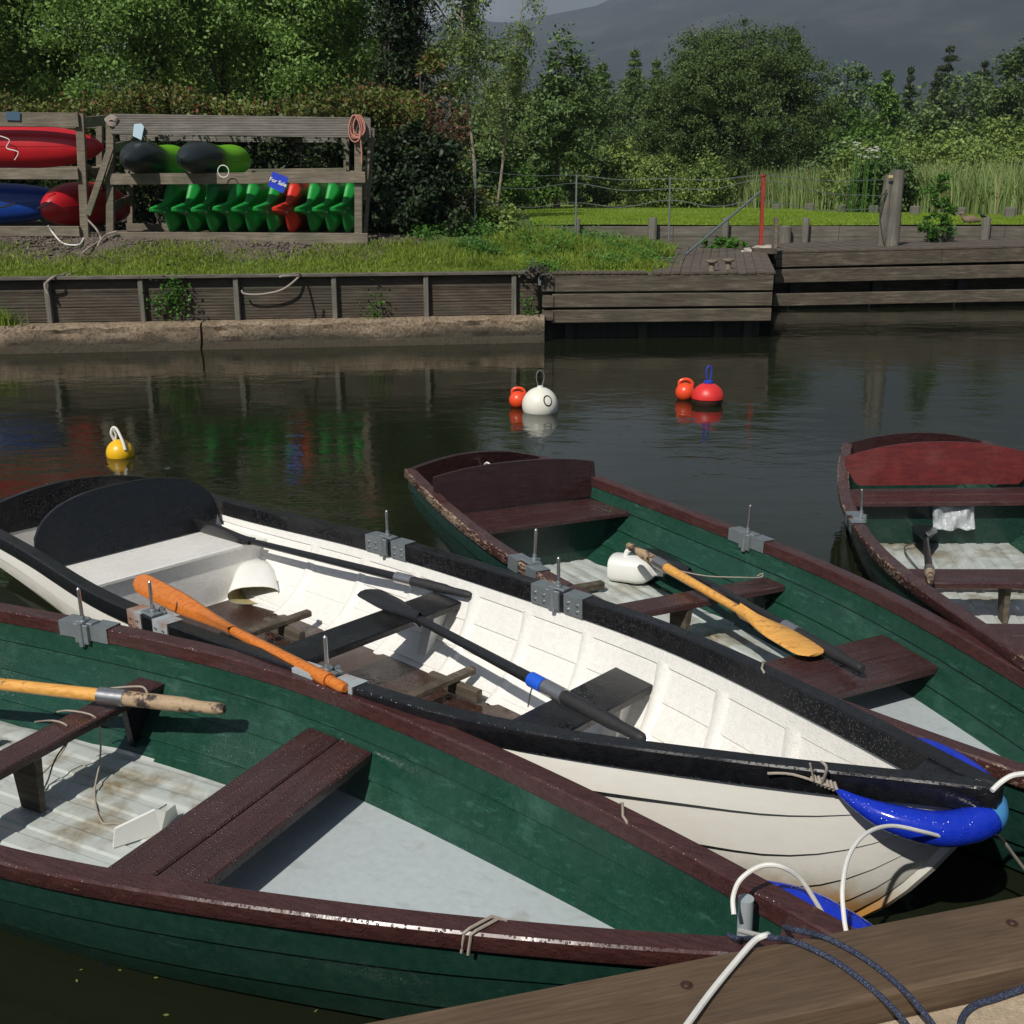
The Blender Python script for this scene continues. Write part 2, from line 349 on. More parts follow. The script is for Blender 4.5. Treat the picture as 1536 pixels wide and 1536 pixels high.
def fast_mesh(name, V, F4, mats, smooth=False):
    me = bpy.data.meshes.new(name); nv = len(V); nf = len(F4); k = F4.shape[1]
    me.vertices.add(nv); me.vertices.foreach_set('co', V.astype(np.float32).ravel())
    me.loops.add(nf*k); me.loops.foreach_set('vertex_index', F4.astype(np.int32).ravel())
    me.polygons.add(nf); me.polygons.foreach_set('loop_start', np.arange(0, nf*k, k, dtype=np.int32))
    me.polygons.foreach_set('loop_total', np.full(nf, k, np.int32))
    me.update(calc_edges=True)
    for m in mats: me.materials.append(m)
    return me
def leaves(P, size, out=None, jit=.9, aspect=.55):
    """one rhombic leaf at each point; out = preferred normals"""
    n = len(P); nr = rng.normal(size=(n,3)); nr /= np.linalg.norm(nr, axis=1)[:,None]
    if out is not None: nr = nr*jit+out; nr /= np.linalg.norm(nr, axis=1)[:,None]
    a = rng.normal(size=(n,3)); u = np.cross(nr, a); u /= np.linalg.norm(u, axis=1)[:,None]; w = np.cross(nr, u)
    s = (size*rng.uniform(.6,1.4,n))[:,None]
    V = np.stack([P-u*s, P-w*s*aspect+nr*s*.15, P+u*s, P+w*s*aspect+nr*s*.15], 1).reshape(-1,3)
    return V
def quads(V): return np.arange(len(V), dtype=np.int32).reshape(-1,4)
def clumps_in(lobes, per_m, cr):
    """clump centres near the surface of ellipsoid lobes (c, r)"""
    out = []
    for c, r in lobes:
        n = max(4, int(per_m*(r[0]*r[1]+r[1]*r[2]+r[0]*r[2])))
        d = rng.normal(size=(n,3)); d /= np.linalg.norm(d, axis=1)[:,None]
        rad = rng.uniform(.62,1.05,n)[:,None]
        out.append(np.array(c)+d*rad*np.array(r))
    return np.concatenate(out)
def crown_mesh(name, lobes, nleaf, size, mt, cl=9, cr=.35, zmin=None):
    cc = clumps_in(lobes, cl, cr)
    if zmin is not None: cc = cc[cc[:,2] > zmin]
    idx = rng.integers(0, len(cc), nleaf)
    sc = rng.uniform(.5,1.3,len(cc))[idx][:,None]
    off = rng.normal(size=(nleaf,3))*cr*.5*sc*np.array([1,1,.75])
    P = cc[idx]+off; cen = np.mean([l[0] for l in lobes], axis=0)
    o = P-cen; o /= np.linalg.norm(o, axis=1)[:,None]+1e-9; o = o*.5+np.array([0,0,.6])
    V = leaves(P, size, o); return fast_mesh(name, V, quads(V), [mt]), cc
def limb_mesh(name, h, r, targets, mt, lean=(0,0), split=.25):
    mb = MB(); pts = [(lean[0]*t*t*h, lean[1]*t*t*h, t*h) for t in np.linspace(0,1,7)]
    mb.tube(pts, [r*(1.25-.0*t if t == 0 else 1-.8*t) for t in np.linspace(0,1,7)], 8)
    for T in targets:
        t0 = random.uniform(split, .85); i = t0*6; k = int(i); a = Vector(pts[k]).lerp(Vector(pts[min(k+1,6)]), i-k)
        b = Vector(T); m = a.lerp(b, .5)+Vector((random.uniform(-.2,.2), random.uniform(-.2,.2), .25))
        mb.tube(smooth_path([a, m, b], 3), np.linspace(r*.42*(1-t0*.6), r*.06, 7), 5)
    return mb
def make_tree(name, label, cat, loc, lobes, h, r, nleaf, size, leafm, bark='bark', group=None, cl=9, cr=.35, nb=14, rotz=0, lean=(0,0)):
    t = thing(name, label, cat, loc, group, rotz)
    me, cc = crown_mesh('crown', lobes, nleaf, size, LF[leafm], cl, cr)
    c = bpy.data.objects.new('crown', me); C.objects.link(c); c.parent = t
    idx = rng.choice(len(cc), min(nb, len(cc)), replace=False)
    limb_mesh('trunk', h, r, [tuple(cc[i]) for i in idx], M[bark], lean).build('trunk', M[bark], t)
    return t
def blades(P, h, w, lean=.35, seg=2, bend=.5, az=None):
    n = len(P); a = rng.uniform(0, 2*PI, n) if az is None else az; dx = np.stack([np.cos(a), np.sin(a), np.zeros(n)], 1)
    f = rng.uniform(0, 2*PI, n); dirn = np.stack([np.cos(f), np.sin(f), np.zeros(n)], 1)
    hh = (h*rng.uniform(.55,1.3,n))[:,None]; ww = (w*rng.uniform(.7,1.3,n))[:,None]; ln = np.abs(rng.normal(0, lean, n))[:,None]
    rows = []
    for k in range(seg+1):
        t = k/seg; c = P+np.array([0,0,1])*hh*t*(1-.25*bend*ln*t)+dirn*ln*hh*(t**2)*(.6+bend)
        wd = ww*(1-t)**.7 if k < seg else ww*.06
        rows.append((c-dx*wd*.5, c+dx*wd*.5))
    V = np.stack([x for r in rows for x in r], 1).reshape(-1,3); m = 2*(seg+1); b = np.arange(n)[:,None]*m
    F = np.concatenate([b+np.array([[2*k, 2*k+1, 2*k+3, 2*k+2]]) for k in range(seg)])
    return V, F
def link_mesh(name, me, label=None, cat=None, kind=None, parent=None, group=None, loc=None):
    o = bpy.data.objects.new(name, me); C.objects.link(o)
    if parent: o.parent = parent
    if loc is not None: o.location = loc
    return tag(o, label, cat, group, kind)

# ================================================================== BOATS
KX = [0,.15,.35,.55,.75,.88,1.0]
def pch(xs, ys, t):
    xs = np.array(xs, float); ys = np.array(ys, float); t = np.asarray(t, float); d = np.gradient(ys, xs)
    i = np.clip(np.searchsorted(xs, t)-1, 0, len(xs)-2); h = xs[i+1]-xs[i]; u = (t-xs[i])/h
    return ys[i]*(1+2*u)*(1-u)**2+d[i]*h*u*(1-u)**2+ys[i+1]*u*u*(3-2*u)+d[i+1]*h*u*u*(u-1)
class Hull:
    def __init__(s, p, stem):
        s.L, s.B = p[0], p[1]; s.f = [p[2],p[3],1.0,p[4],p[5],p[6],.02]; s.z = p[7:10]; s.stem = stem
    def hb(s, x): return s.B/2*pch(KX, s.f, x/s.L)
    def zs(s, x):
        a, m, b = s.z; return pch([0,.25,.5,.75,1], [a,(a+m)/2-.02,m,m+.33*(b-m),b], x/s.L)
    def k(s, x):
        t = x/s.L; k0 = -.13+.13*max(0,(.34-t)/.34)**1.6
        t1 = s.stem
        if t > t1: k0 += (float(s.zs(x))-.02-k0)*((t-t1)/(1-t1))**2.1
        return k0
    def sec(s, x, q, inset=0.0):
        """q 0 keel .. 1 sheer -> (y, z)"""
        t = x/s.L; hb = max(float(s.hb(x)), .012); zs = float(s.zs(x)); k = s.k(x); ph = q*PI/2
        e = .80+.55*max(0,(t-.6)/.4)**1.3+.15*max(0,(.2-t)/.2)
        y = hb*math.sin(ph)**e; z = k+(zs-k)*(1-math.cos(ph))
        if inset:
            dq = .01; ph2 = min(1,q+dq)*PI/2; ph1 = max(0,q-dq)*PI/2
            dy = hb*(math.sin(ph2)**e-math.sin(ph1)**e); dz = (zs-k)*(math.cos(ph1)-math.cos(ph2)); l = math.hypot(dy,dz)+1e-9
            y += dz/l*inset; z -= dy/l*inset
        return max(y, 0.0), z
    def yin(s, x, z, inset=-.02):
        best = 0
        pr = (0, -9)
        for i in range(41):
            y, zz = s.sec(x, i/40, inset)
            if zz >= z and pr[1] < z:
                u = (z-pr[1])/(zz-pr[1]+1e-9); return pr[0]+(y-pr[0])*u if pr[1] > -8 else y
            pr = (y, zz)
        return s.sec(x, 1, inset)[0]
HULL = {'W': Hull([5.322,1.364,.828,.875,.932,.741,.406,.4,.421,.535], .885), 'G': Hull([4.692,1.304,.7,.876,.946,.638,.347,.445,.405,.40], .90)}
POSE = {'W':[-2.618,6.2218,-.7477,.0722,.0063],'G1':[-3.3419,4.2851,-.481,.0741,.018],'G2':[-.2379,6.5812,-1.0369,-.0771,-.0393],'G3':[2.8776,7.5893,-1.7339,.1208,.0545]}
MAT = {}
for b_, (x0, y0, th, pit, rol) in POSE.items():
    H_ = HULL[b_[0]]
    MAT[b_] = Matrix.Translation((x0, y0, -.5*pit)) @ Matrix.Rotation(th, 4, 'Z') @ Matrix.Rotation(-math.atan(pit/H_.L), 4, 'Y') @ Matrix.Rotation(math.atan(rol), 4, 'X')
def bw(b, x, y, z): return MAT[b] @ Vector((x, y, z))
def inb(b, px, py, z):      # photo point at boat-local height z -> boat-local point
    zz = z; inv = MAT[b].inverted()
    for _ in range(8):
        p = at(px, py, zz); l = inv @ p; zz += z-l.z
    return inv @ at(px, py, zz)

def stations(H_, n=56): return [H_.L*(1-(1-i/n)**1.25) for i in range(n+1)]
def hull_parts(t, H_, white, clean=False):
    mo, mi = (M['white_out'], M['white_in']) if white else (M['green_out'], M['green_in'])
    ns = 6; X = stations(H_)
    for side_mat, inset0, lap, nm, xr in ((mo, 0, .036 if white else .02, 'hull', (0, 1)), (mi, -.022, -.009 if white else -.012, 'inner_lining', (.004, .985))):
        mb = MB()
        for sg in (1, -1):
            for j in range(ns):
                rows = []
                q0 = (j/ns)**.92; q1 = ((j+1)/ns)**.92
                for x in X:
                    x = min(max(x, H_.L*xr[0]), H_.L*xr[1]); tt = x/H_.L; fade = min(1, (1-tt)/.20)**1.3
                    r = []
                    for kk in range(4):
                        q = q0+(q1-q0)*kk/3; y, z = H_.sec(x, q, inset0+lap*(1-kk/3)*fade*(1 if j else .3))
                        if nm == 'inner_lining': y = min(y, max(0, H_.sec(x, q)[0]-.012))
                        r.append(Vector((x, sg*y, z)))
                    rows.append(r)
                mb.grid(rows, flip=(sg > 0) ^ (nm != 'hull'))
                if j:       # the little step under each lap
                    rows = []
                    for x in X:
                        x = min(max(x, H_.L*xr[0]), H_.L*xr[1]); tt = x/H_.L; fade = min(1, (1-tt)/.20)**1.3
                        r = []
                        for o in (0, lap*fade):
                            y, z = H_.sec(x, q0, inset0+o)
                            if nm == 'inner_lining': y = min(y, max(0, H_.sec(x, q0)[0]-.012))
                            r.append(Vector((x, sg*y, z)))
                        rows.append(r)
                    mb.grid(rows, flip=(sg > 0) ^ (nm != 'hull'), smooth=False)
        if nm == 'hull':    # keel
            mb.tube([(x, 0, H_.k(x)-.008) for x in X if x > .3], .02, 6)
        mb.build(nm, side_mat, t)
    # gunwales: a rectangular rail swept along the sheer, one per side
    wi, wo, up, dn_o, dn_i = (.040, .026, .016, -.058, -.070) if white else (.034, .036, .014, -.038, -.042)
    for sg in (1, -1):
        rows = []
        for x in stations(H_, 70):
            x = min(x, H_.L-.004); y, z = float(H_.hb(x)), float(H_.zs(x)); yi = max(y-wi, .002); yo = y+wo; b = .006
            P = [(yi, z+dn_i),(yo-.004, z+dn_o),(yo, z+dn_o+b),(yo, z+up-b),(yo-b, z+up),(yi+b, z+up),(yi, z+up-b)]
            rows.append([Vector((x, sg*p[0], p[1])) for p in P])
        x = H_.L+.03; y = .02
        rows.append([Vector((x, sg*max(0.0, min(.02, p[0])), float(H_.zs(H_.L))+dz)) for p, dz in zip(P, (dn_o+.01, dn_o+.01, dn_o+.015, up-.008, up-.003, up-.003, up-.008))])
        mb = MB(); mb.grid(rows, closed=True, flip=sg < 0, smooth=True)
        n = len(rows[0]); mb.f.append([k for k in range(n)]); mb.sm.append(False); mb.f.append([mb.n-n+k for k in range(n)][::-1]); mb.sm.append(False)
        g = mb.build('gunwale', M['black_paint'] if white else (M['maroon_worn'] if sg < 0 and not clean else M['maroon']), t, angle=40)
        if not white and sg < 0 and not clean: g['label'] = 'gunwale with maroon paint scuffed to bare wood'
    # breasthook filling the bow, flush just under the rail top
    xa = 5.13 if white else 4.5; pts = []
    for i in range(9):
        x = xa+(H_.L-xa)*i/8; pts.append((x, float(H_.hb(x))-.01, float(H_.zs(x))+.006))
    mb = MB(); rows = [[Vector((x, y, z)), Vector((x, -y, z))] for x, y, z in pts]; mb.grid(rows, flip=True, smooth=False)
    mb.grid([[Vector((x, y, z-.05)), Vector((x, -y, z-.05))] for x, y, z in pts], smooth=False)
    mb.add([(pts[0][0], pts[0][1], pts[0][2]), (pts[0][0], -pts[0][1], pts[0][2]), (pts[0][0], -pts[0][1], pts[0][2]-.05), (pts[0][0], pts[0][1], pts[0][2]-.05)], [(0,1,2,3)], False)
    mb.build('breasthook', M['black_paint'] if white else M['maroon'], t)
def transom(t, H_, white, arc, up_mat, band=.13):
    """board closing the stern: painted band on top with an arched edge, hull colour below"""
    out = []
    for q in range(25): out.append(H_.sec(0, q/24))
    hb, zs = out[-1]
    for x0, th_, name, mt, lo, hi in ((.0, .03, 'transom', M['white_out'] if white else M['green_out'], -9, zs-band),
                                      (-.004, .038, 'transom_rail', up_mat, zs-band, 9)):
        ys = np.linspace(-hb, hb, 33); top = []; bot = []
        for y in ys:
            a = abs(y)/hb; zt = zs+.012+arc*(1-a**2); zt = min(zt, hi)
            zb = np.interp(abs(y), [o[0] for o in out], [o[1] for o in out]); zb = max(zb, lo)
            top.append((y, zt)); bot.append((y, min(zb, zt)))
        mb = MB()
        for xx, fl in ((x0, False), (x0+th_, True)):
            mb.grid([[Vector((xx, y, zb)), Vector((xx, y, zt))] for (y, zt), (_, zb) in zip(top, bot)], smooth=False, flip=fl)
        mb.grid([[Vector((x0, y, z)), Vector((x0+th_, y, z))] for y, z in top], smooth=False)
        mb.grid([[Vector((x0, y, z)), Vector((x0+th_, y, z))] for y, z in bot], smooth=False, flip=True)
        mb.build(name, mt, t)
def board(name, t, x0, x1, z, th, H_, mt, gap=False, inset=-.03):
    """a thwart: one or two planks across the boat, ends following the hull sides"""
    mb = MB()
    for a, b in (((x0, (x0+x1)/2-.003), ((x0+x1)/2+.003, x1)) if gap else ((x0, x1),)):
        ya, yb = H_.yin(a, z-.02, inset), H_.yin(b, z-.02, inset); e = .006
        prof = [(0,-th),(0,-e),(e,0),(b-a-e,0),(b-a,-e),(b-a,-th)]
        rows = [[Vector((a+p[0], s_*(ya+(yb-ya)*p[0]/(b-a)), z+p[1])) for p in prof] for s_ in (-1,-.5,0,.5,1)]
        mb.grid(rows, closed=True, smooth=False)
        n = 6; o = mb.n-5*n; mb.f += [list(range(o+n-1, o-1, -1)), list(range(mb.n-n, mb.n))]; mb.sm += [False, False]
    return mb.build(name, mt, t)
def floor_part(name, t, x0, x1, zf, H_, mt, ribs=None, n=30, ymax=9, droop=0):
    """floor cut to the hull's inside; ribs = spacing of raised lengthwise ridges"""
    rows = []; m = 97 if ribs else 9
    for i in range(n+1):
        x = x0+(x1-x0)*i/n; z = zf(x); y = min(H_.yin(x, z), ymax)-.001; r = []
        for k in range(m):
            u = -1+2*k/(m-1); yy = u*y; dz = 0
            if ribs:
                ph = (yy/ribs) % 1.0; dz = .006*(1 if .18 < ph < .82 else 0)
            r.append(Vector((x, yy, z+dz)))
        rows.append(r)
    mb = MB(); mb.grid(rows, smooth=bool(ribs))
    e0, e1 = rows[0], rows[-1]
    for e in (e0, e1): mb.grid([[p, p-Vector((0,0,.03+droop))] for p in e], smooth=False)
    return mb.build(name, mt, t, angle=30)
def seat_back(t, x, z0, hgt, w0, w1, pw, lean, mt, th=.02, label=None, corner=None):
    """arched back board standing across the stern seat, leaning aft"""
    ys = np.linspace(-1, 1, 41); mb = MB(); fr = []
    for u in ys:
        zt = hgt*(1-abs(u)**pw*corner) if corner is not None else hgt*max(0,(1-abs(u)**pw))**(1/pw)
        y = u*w1
        zb = 0 if abs(y) < w0 else min(zt, (abs(y)-w0)/(w1-w0+1e-6)*hgt*.45)
        fr.append((y, zb, zt))
    f = lambda y, z, o: Vector((x-lean*z/hgt+o, y, z0+z))
    mb.grid([[f(y,a,0), f(y,b,0)] for y,a,b in fr], smooth=False); mb.grid([[f(y,a,th), f(y,b,th)] for y,a,b in fr], smooth=False, flip=True)
    mb.grid([[f(y,b,0), f(y,b,th)] for y,a,b in fr], smooth=True); mb.grid([[f(y,a,0), f(y,a,th)] for y,a,b in fr], smooth=False, flip=True)
    for y,a,b in (fr[0], fr[-1]): mb.add([f(y,a,0), f(y,b,0), f(y,b,th), f(y,a,th)], [(0,1,2,3)], False)
    o = mb.build('seat_back', mt, t)
    if label: o['label'] = label
    return o
def rowlock(t, H_, x, sg, white, ph=.14, half=.13, rusty=False):
    """pair of steel sleeves folded over the gunwale and the upright pin between them"""
    wi, wo, dn = (.045, .030, -.068) if white else (.037, .039, -.046)
    for a, b in ((x-half, x-.035), (x+.035, x+half)) if not white else ((x-half, x-.03), (x+.06, x+half+.03)):
        rows = []
        for xx in (a, (a+b)/2, b):
            y, z = float(H_.hb(xx)), float(H_.zs(xx)); P = [(y-wi, dn),(y-wi, .018),(y+wo, .018),(y+wo, dn)]
            rows.append([Vector((xx, sg*p[0], z+p[1])) for p in P])
        mb = MB(); mb.grid(rows, smooth=False, flip=sg < 0)
        q = [[Vector((p.x, p.y-sg*d, p.z)) for p, d in zip(r, (-.004, -.004, .004, .004))] for r in rows]
        mb.grid([[Vector((p.x, p.y, p.z-.004 if 0 < i < 3 else p.z)) for i, p in enumerate(r)] for r in q], smooth=False, flip=sg > 0)
        o = mb.build('rowlock_plate', M['galv_rust'] if rusty else M['galv'], t)
        if white:
            for dx in (.25, .75):
                for dz in (-.015, -.045):
                    bm = MB(); xx = a+(b-a)*dx; y, z = float(H_.hb(xx)), float(H_.zs(xx))
                    bm.tube([(xx, sg*(y-wi+.002), z+dz), (xx, sg*(y-wi-.008), z+dz)] if sg > 0 else [(xx, sg*(y+wo-.002), z+dz), (xx, sg*(y+wo+.008), z+dz)], .005, 6)
                    bm.build('bolt', M['steel'], o)
    y, z = float(H_.hb(x)), float(H_.zs(x)); mb = MB(); yy = sg*(y-.012 if white else y-.03)
    mb.bbox((x, sg*(y-.006), z+.020), (.09, .05, .012)); mb.lathe([(.0,.02),(.015,.02),(.015,.034),(.010,.038),(.010,.05),(.0085,.056)], (x, yy, z), 12)
    mb.bbox((x, sg*(y-wi-.006), z-.02), (.075, .012, .085))
    mb.tube([(x, sg*(y-wi-.010), z-.07), (x, sg*(y-wi-.010), z+.03)], .013, 10)
    mb.build('rowlock_socket', M['galv'], t)
    mb = MB(); mb.tube([(x, yy, z+.02), (x, yy, z+.02+ph*.6), (x, yy, z+.03+ph), (x, yy, z+.036+ph)], [.0075,.0075,.0075,.003], 10)
    mb.build('thole_pin', M['steel'], t)

def make_green(key, label, F):
    H_ = HULL['G']; t = thing('rowing_boat', label, 'rowing boat', (0,0,0), 'rowing boats moored at the quay'); t.matrix_world = MAT[key]
    hull_parts(t, H_, False, key == 'G1'); transom(t, H_, False, .07, M['dark_board'])
    zf = lambda x: .012+.01*max(0, (x-2.6)/2)
    t1, t2, s = F['t1'], F['t2'], F['seat']
    floor_part('floor', t, .12, t2[0]+.05, lambda x: .012, H_, M['floor'], ribs=.105, n=20)
    floor_part('foredeck', t, t2[0]+.06, 4.42, lambda x: .10, H_, M['grey_deck'], n=24, droop=.10)
    sz = .31
    o = board('stern_seat', t, s[0], s[1], sz, .026, H_, M['maroon_seat'], gap=True)
    mb = MB(); rows = []
    for k in range(17):
        u = -1+k/8; y = u*(H_.yin(s[1]-.1, .28)-.002); zb = .02
        yy = abs(y); q = [H_.sec(s[1]-.1, i/30, -.02) for i in range(31)]; zb = max(.02, float(np.interp(yy, [a[0] for a in q], [a[1] for a in q])))
        rows.append([Vector((s[1]-.1, y, zb)), Vector((s[1]-.1, y, sz-.026))])
    mb.grid(rows, smooth=False, flip=True); mb.grid([[Vector((p.x-.015, p.y, p.z)) for p in r] for r in rows], smooth=False)
    mb.build('seat_bulkhead', M['green_out'], t)
    if F.get('back') == 'red':
        seat_back(t, s[0]+.0, .335, .27, .50, .57, 2.2, .05, M['red_board'], corner=.32, label='bright red board seat back with a long crack')
    else:
        seat_back(t, s[0]+.03, sz+.01, .25, .53, .54, 2.4, .05, M['dark_board'], corner=.18)
    board('thwart', t, t1[0], t1[1], .255, .03, H_, M['maroon_seat'])
    board('thwart', t, t2[0], t2[1], .255, .032, H_, M['maroon_seat'], gap=True)
    # knees and leg under the middle thwart
    for sg in (1, -1):
        mb = MB(); xm = (t1[0]+t1[1])/2
        y1 = H_.yin(xm, .22); y0 = H_.yin(xm, .05)
        mb.poly([(xm+.015, sg*(y1-.16), .225), (xm+.015, sg*(y1+.005), .225), (xm+.015, sg*(y0+.0), .03), (xm+.015, sg*(y0-.03), .03)][::sg], .03, (1,0,0))
        mb.build('knee', M['black_board'], t)
    mb = MB(); xm = (t1[0]+t1[1])/2; mb.box((xm, 0, .12), (.10, .022, .21), taper=1.35); mb.build('seat_leg', M['jetty_wood'], t)
    for sg in (1, -1): rowlock(t, H_, F['pin'][0 if sg > 0 else 1], sg, False, F.get('ph', .14))
    if F.get('brace'):
        for x, y0, y1 in F['brace']:
            mb = MB(); mb.beam((x, y0, .055), (x, y1, .055), .045, .04)
            mb.build('foot_brace', M['jetty_wood'], t)
    return t
boatG1 = make_green('G1', 'green and maroon rowing boat closest to the quay timber, empty bow floor in full view', dict(t1=(1.80,1.93), t2=(2.67,2.98), seat=(.48,.85), pin=(1.50,1.50), brace=[(1.35,-.25,.25)]))
boatG2 = make_green('G2', 'green and maroon rowing boat lying beyond the white boat, white jerry can on its floor', dict(t1=(1.95,2.09), t2=(2.75,3.10), seat=(.48,.86), pin=(1.76,1.69), brace=[(1.25,-.36,.1)]))
boatG3 = make_green('G3', 'green and maroon rowing boat with bright red seat back, cut by the frame edge', dict(t1=(2.35,2.58), t2=(3.15,3.45), seat=(.80,1.17), pin=(1.93,1.93), back='red', brace=[(2.02,-.30,.42)]))
# sampson post of the closest boat
mb = MB(); a = inb('G1', 1098, 1404, .30); mb.tube([bw('G1', 4.40, .035, .15), bw('G1', 4.40, .035, .43)], .019, 16)
inv = MAT['G1'].inverted(); mb.v = [np.array([inv @ Vector(p) for p in v]) for v in mb.v]
mb.build('mooring_post', plain('grey_enamel', (.33,.37,.38), .3), boatG1)

# ---- the white boat
HW = HULL['W']
boatW = thing('rowing_boat', 'white rowing boat with black gunwales and a tall black arched seat back', 'rowing boat', (0,0,0), 'rowing boats moored at the quay'); boatW.matrix_world = MAT['W']
hull_parts(boatW, HW, True); transom(boatW, HW, True, .10, M['black_board'], .12)
zf = lambda x: -.035
floor_part('floorboards', boatW, 1.17, 3.35, zf, HW, M['brown_floor'], n=20, ymax=.37)
floor_part('floor', boatW, .3, 4.75, lambda x: -.05+.16*max(0,(x-3.3)/1.4)**1.5, HW, M['white_in'], n=40)
o = board('stern_seat', boatW, .70, 1.17, .255, .02, HW, M['white_in'], inset=-.02)
mb = MB(); rows = []
for k in range(25):
    u = -1+k/12; y = u*(HW.yin(1.15, .24)-.001); q = [HW.sec(1.15, i/30, -.018) for i in range(31)]
    zb = max(-.05, float(np.interp(abs(y), [a[0] for a in q], [a[1] for a in q]))); rows.append([Vector((1.15, y, zb)), Vector((1.15, y, .236))])
mb.grid(rows, smooth=False, flip=True); mb.grid([[Vector((p.x-.02, p.y, p.z)) for p in r] for r in rows], smooth=False)
mb.build('seat_bulkhead', M['white_in'], boatW)
seat_back(boatW, .76, .262, .345, .50, .55, 2.7, .08, M['black_board'], .022, corner=None)
board('thwart', boatW, 2.49, 2.70, .245, .03, HW, M['black_board'], inset=-.022); board('thwart', boatW, 3.68, 3.90, .235, .03, HW, M['black_board'], inset=-.022)
for x in (1.55, 1.95, 2.35, 2.78, 3.14, 3.50, 3.93, 4.25, 4.6):       # moulded ribs
    for sg in (1, -1):
        rows = []
        for q in np.linspace(.30, .86, 16):
            r = []
            for dx, o in ((-.042,-.018),(-.024,-.033),(0,-.040),(.024,-.033),(.042,-.018)):
                y, z = HW.sec(x+dx, q, o-.002); r.append(Vector((x+dx, sg*y, z)))
            rows.append(r)
        mb = MB(); mb.grid(rows, flip=sg < 0); mb.build('rib', M['white_in'], boatW)
for x in (2.595, 3.79):                                                # knees under the thwarts
    for sg in (1, -1):
        y1 = HW.yin(x, .21); y0 = HW.yin(x, .0); mb = MB()
        mb.poly([(x+.03, sg*(y1-.10), .212), (x+.03, sg*(y1+.006), .212), (x+.03, sg*(y0+.0), -.02), (x+.03, sg*(y0-.02), -.02)][::sg], .06, (1,0,0)); mb.build('knee', M['white_in'], boatW)
for x, sg, r_ in ((2.10,1,0),(3.30,1,0),(2.16,-1,1),(3.24,-1,1)): rowlock(boatW, HW, x, sg, True, .125, .14, bool(r_))
for x, y0, y1, yb in ((1.86, -.13, .33, (-.08,.18)), (2.98, -.16, .38, (.0, .28))):    # foot braces lying on blocks
    mb = MB(); mb.beam((x, y0, .055), (x, y1, .055), .045, .032); br = mb.build('foot_brace', M['jetty_wood'], boatW)
    for y in yb:
        mb = MB(); mb.beam((x-.16, y, .005), (x+.14, y, .005), .035, .06); mb.build('block', M['jetty_wood'], br)
mb = MB(); mb.lathe([(.052,.0),(.046,.006),(.0,.002)], (2.86,-.12,-.032), 20); mb.build('drain_hole', M['black'], boatW)

# ---- oars
def oar(label, a, b, blade_l, blade_w, mats, sleeve, grip, tape=None, up=(0,0,1), r=.021, bands=None, group='oars lying in the rowing boats', knob=.9):
    """a = handle end, b = blade tip, sleeve/grip/tape = distances from the handle end"""
    a, b = Vector(a), Vector(b); d = b-a; Ln = d.length; d.normalize(); c = a.lerp(b, .5)
    t = thing('oar', label, 'oar', tuple(c), group)
    P = lambda s_: a+d*s_
    sag = Vector(up); sd = d.cross(sag).normalized(); n_ = sd.cross(d).normalized()
    mb = MB(); s0, s1 = grip, Ln-blade_l*.9
    mb.tube([P(s0+(s1-s0)*k/10) for k in range(11)], [r*(1-.25*k/10) for k in range(11)], 14)
    mb.build('shaft', mats[0], t, local=False)
    mb = MB(); K = [0,.012,.03,.10,.13,.16,grip]; R = [r*.55,r*.78,r*.85,r*.82,r*.9,r*1.08,r*1.08]
    mb.tube([P(k) for k in K], R, 14); mb.build('grip', mats[1], t, local=False)
    if sleeve: mb = MB(); e = .0025; mb.tube([P(sleeve[0]), P(sleeve[0]+.001), P(sleeve[1]-.001), P(sleeve[1])], [r, r*1.14+e, r*1.14+e, r], 16)
    if sleeve: mb.build('sleeve', M['steel'], t, local=False)
    if tape: mb = MB(); mb.tube([P(tape[0]), P(tape[1])], r*1.12+.002, 16); mb.build('tape', M['blue_tape'], t, local=False)
    rows = []
    for k in range(19):
        u = k/18; s_ = Ln-blade_l+blade_l*u
        w = r*.8+(blade_w/2-r*.8)*(math.sin(min(1, u/.62)*PI/2)**1.7)
        if u > .9: w *= math.sqrt(max(.02, 1-((u-.9)/.1)**2*.75))
        th_ = r*.8*(1-u)**.8+.0045; curve = -.02*math.sin(u*PI/2)
        ring = []
        for j in range(16):
            an = 2*PI*j/16; x_, y_ = math.cos(an), math.sin(an)
            ring.append(P(s_)+sd*(w*np.sign(x_)*abs(x_)**.8)+n_*(th_*y_*(1+.5*math.exp(-(x_/.22)**2))+curve*0))
        rows.append(ring)
    mb = MB(); mb.grid(rows, closed=True); o = mb.n-16; mb.f.append(list(range(o, o+16))); mb.sm.append(False)
    bl = mb.build('blade', mats[2], t, local=False, angle=60)
    if bands:
        for d_ in bands:
            k = (1-d_/blade_l)*18; i = int(k); rr_ = [[q.lerp(q2, k-i+f) for q, q2 in zip(rows[i], rows[i+1])] for f in (0, .12)]
            ce = [sum(r_, Vector())/16 for r_ in rr_]; rr_ = [[c_+(q-c_)*1.03+(q-c_).normalized()*.001 for q in r_] for r_, c_ in zip(rr_, ce)]
            mb = MB(); mb.grid(rr_, closed=True); mb.build('band', M['copper'], bl, local=False).location = -Vector(t.location)*0
    return t
def bpt(b, px, py, z): return MAT[b] @ inb(b, px, py, z)
# closest boat: gold oar, blade end outside the picture
a = bpt('G1', 337, 1064, .305); q = bpt('G1', 0, 1026, .315); dd = (q-a).normalized()
oar('gold varnished oar with charred grip resting on the closest green boat', a, a+dd*2.05, .5, .14, (M['oar_gold'], M['oar_worn'], M['oar_gold']), (.40,.51), .40, r=.026)
